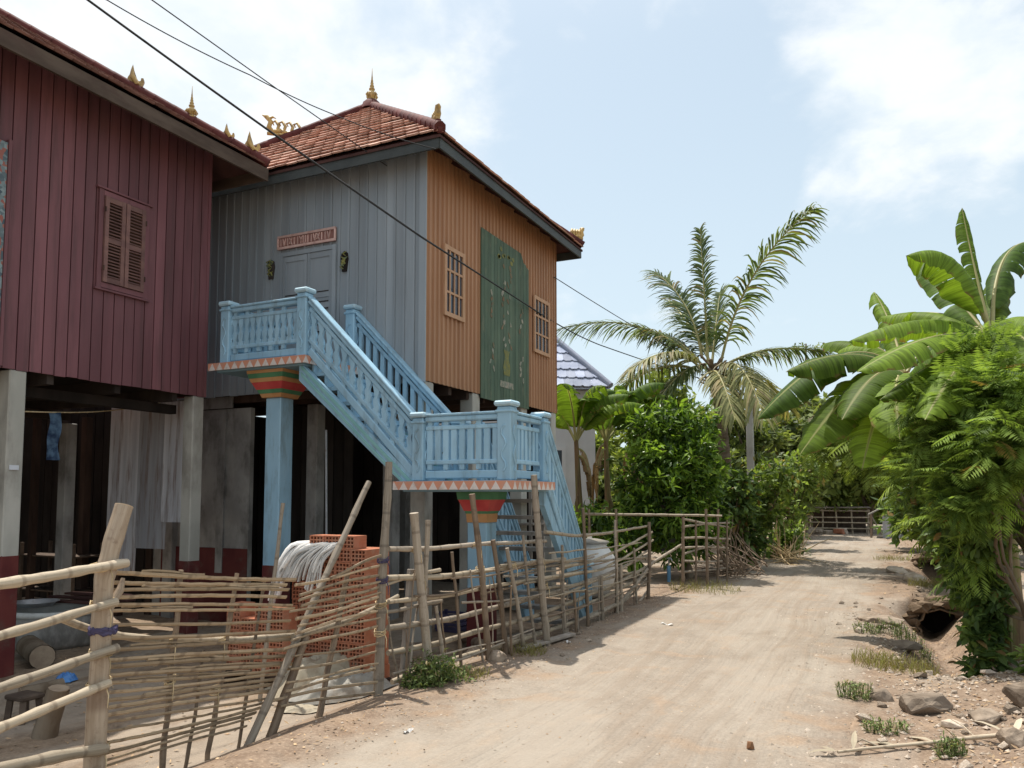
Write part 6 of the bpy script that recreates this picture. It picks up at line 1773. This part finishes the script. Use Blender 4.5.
def wood_bits():
    for (a, b, lb) in (((520, 652), (572, 637), 'grey plank lying on the ground along the rail fence'), ((505, 640), (535, 632), 'thin broken board beside the fallen grey plank'), ((870, 661), (905, 668), 'dark thin stick on the road edge before the dry grass')):
        p, q = atG(*a), atG(*b)
        single('fallen_plank' if 'board' in lb or 'plank' in lb else 'stick', M['bamboo_gr2' if 'stick' not in lb else 'stake'], lb, 'plank' if 'stick' not in lb else 'stick', lambda m: m.beam(p+V((0, 0, .03)), q+V((0, 0, .035)), .1 if 'stick' not in lb else .015, .03 if 'stick' not in lb else .014, b=.004), p)
wood_bits()

# ================================================================== SKY, SUN, EXPOSURE
SUN_EL = R(69); SAZ = V((-.86, .51, 0)).normalized()
sd = V((SAZ.x*math.cos(SUN_EL), SAZ.y*math.cos(SUN_EL), math.sin(SUN_EL)))
ld = bpy.data.lights.new('sun', 'SUN'); ld.energy = 3.5; ld.angle = R(.6); ld.color = (1., .95, .87)
sun = bpy.data.objects.new('sun', ld); COL.objects.link(sun); sun.rotation_euler = sd.to_track_quat('Z', 'Y').to_euler(); sun.location = (0, 0, 30)
def world():
    w = bpy.data.worlds.new('World'); sc.world = w; w.use_nodes = True
    t = NT(w.node_tree); bg = w.node_tree.nodes['Background']
    sky = t.n('ShaderNodeTexSky', sky_type='NISHITA'); sky.sun_disc = False; sky.sun_elevation = SUN_EL
    sky.sun_rotation = math.atan2(SAZ.x, SAZ.y); sky.dust_density = 2.2; sky.air_density = 1.; sky.ozone_density = 1.
    g = t.n('ShaderNodeTexCoord').outputs['Generated']
    sp = t.n('ShaderNodeSeparateXYZ'); t.L.new(g, sp.inputs[0])
    # project the view direction on a cloud layer so clouds flatten towards the horizon
    zz = t.math('MAXIMUM', sp.outputs[2], .03)
    den = t.math('ADD', zz, .35)
    cx = t.n('ShaderNodeCombineXYZ'); t.put(cx.inputs[0], t.math('DIVIDE', sp.outputs[0], den)); t.put(cx.inputs[1], t.math('DIVIDE', sp.outputs[1], den))
    n = t.noise(cx.outputs[0], 2.3, 9, .56, .35)
    n2 = t.noise(cx.outputs[0], 7., 6, .6, .2)
    tot = t.math('MULTIPLY_ADD', n2, .3, t.math('ADD', n, -.15))
    # cloud banks: where they stand in the sky
    bias = None
    for (px, py, r0, r1, amt) in ((330, 60, .97, .9985, .2), (150, 60, .965, .998, .17), (880, 110, .978, .9985, .17), (640, 20, .993, .9995, .1), (690, 235, .992, .9995, .08), (590, 250, .995, .9998, .05), (1000, 60, .975, .998, .08), (650, 130, .975, .998, -.12), (800, 250, .975, .9985, -.12), (620, 200, .98, .9985, -.1), (960, 200, .99, .999, -.06)):
        d = ray(px, py).normalized()
        dt = t.n('ShaderNodeVectorMath', operation='DOT_PRODUCT'); t.L.new(g, dt.inputs[0]); dt.inputs[1].default_value = d
        v = t.math('MULTIPLY', t.rng(dt.outputs['Value'], r0, r1), amt)
        bias = v if bias is None else t.math('ADD', bias, v)
    f = t.rng(t.math('ADD', tot, bias), .48, .72)
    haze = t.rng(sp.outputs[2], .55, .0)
    base = t.mix(t.math('MULTIPLY_ADD', haze, .25, .6), sky.outputs[0], t.mix(t.rng(sp.outputs[2], .5, .85), (4.8, 5.7, 6.1), (8.8, 9.0, 9.1)))  # unseen overhead sky brightened, added to keep the scene lit
    shade = t.rng(n2, .35, .62)
    cl = t.mix(shade, (5.7, 6.15, 6.45), (6.75, 6.85, 6.9))
    col = t.mix(t.math('MULTIPLY', f, .8), base, cl)
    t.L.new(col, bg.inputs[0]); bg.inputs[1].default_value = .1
world()
vs = sc.view_settings; vs.view_transform = 'Standard'; vs.look = 'None'; vs.gamma = 1; vs.exposure = .7
sc.cycles.max_bounces = 8; sc.cycles.transparent_max_bounces = 8; sc.cycles.diffuse_bounces = 4
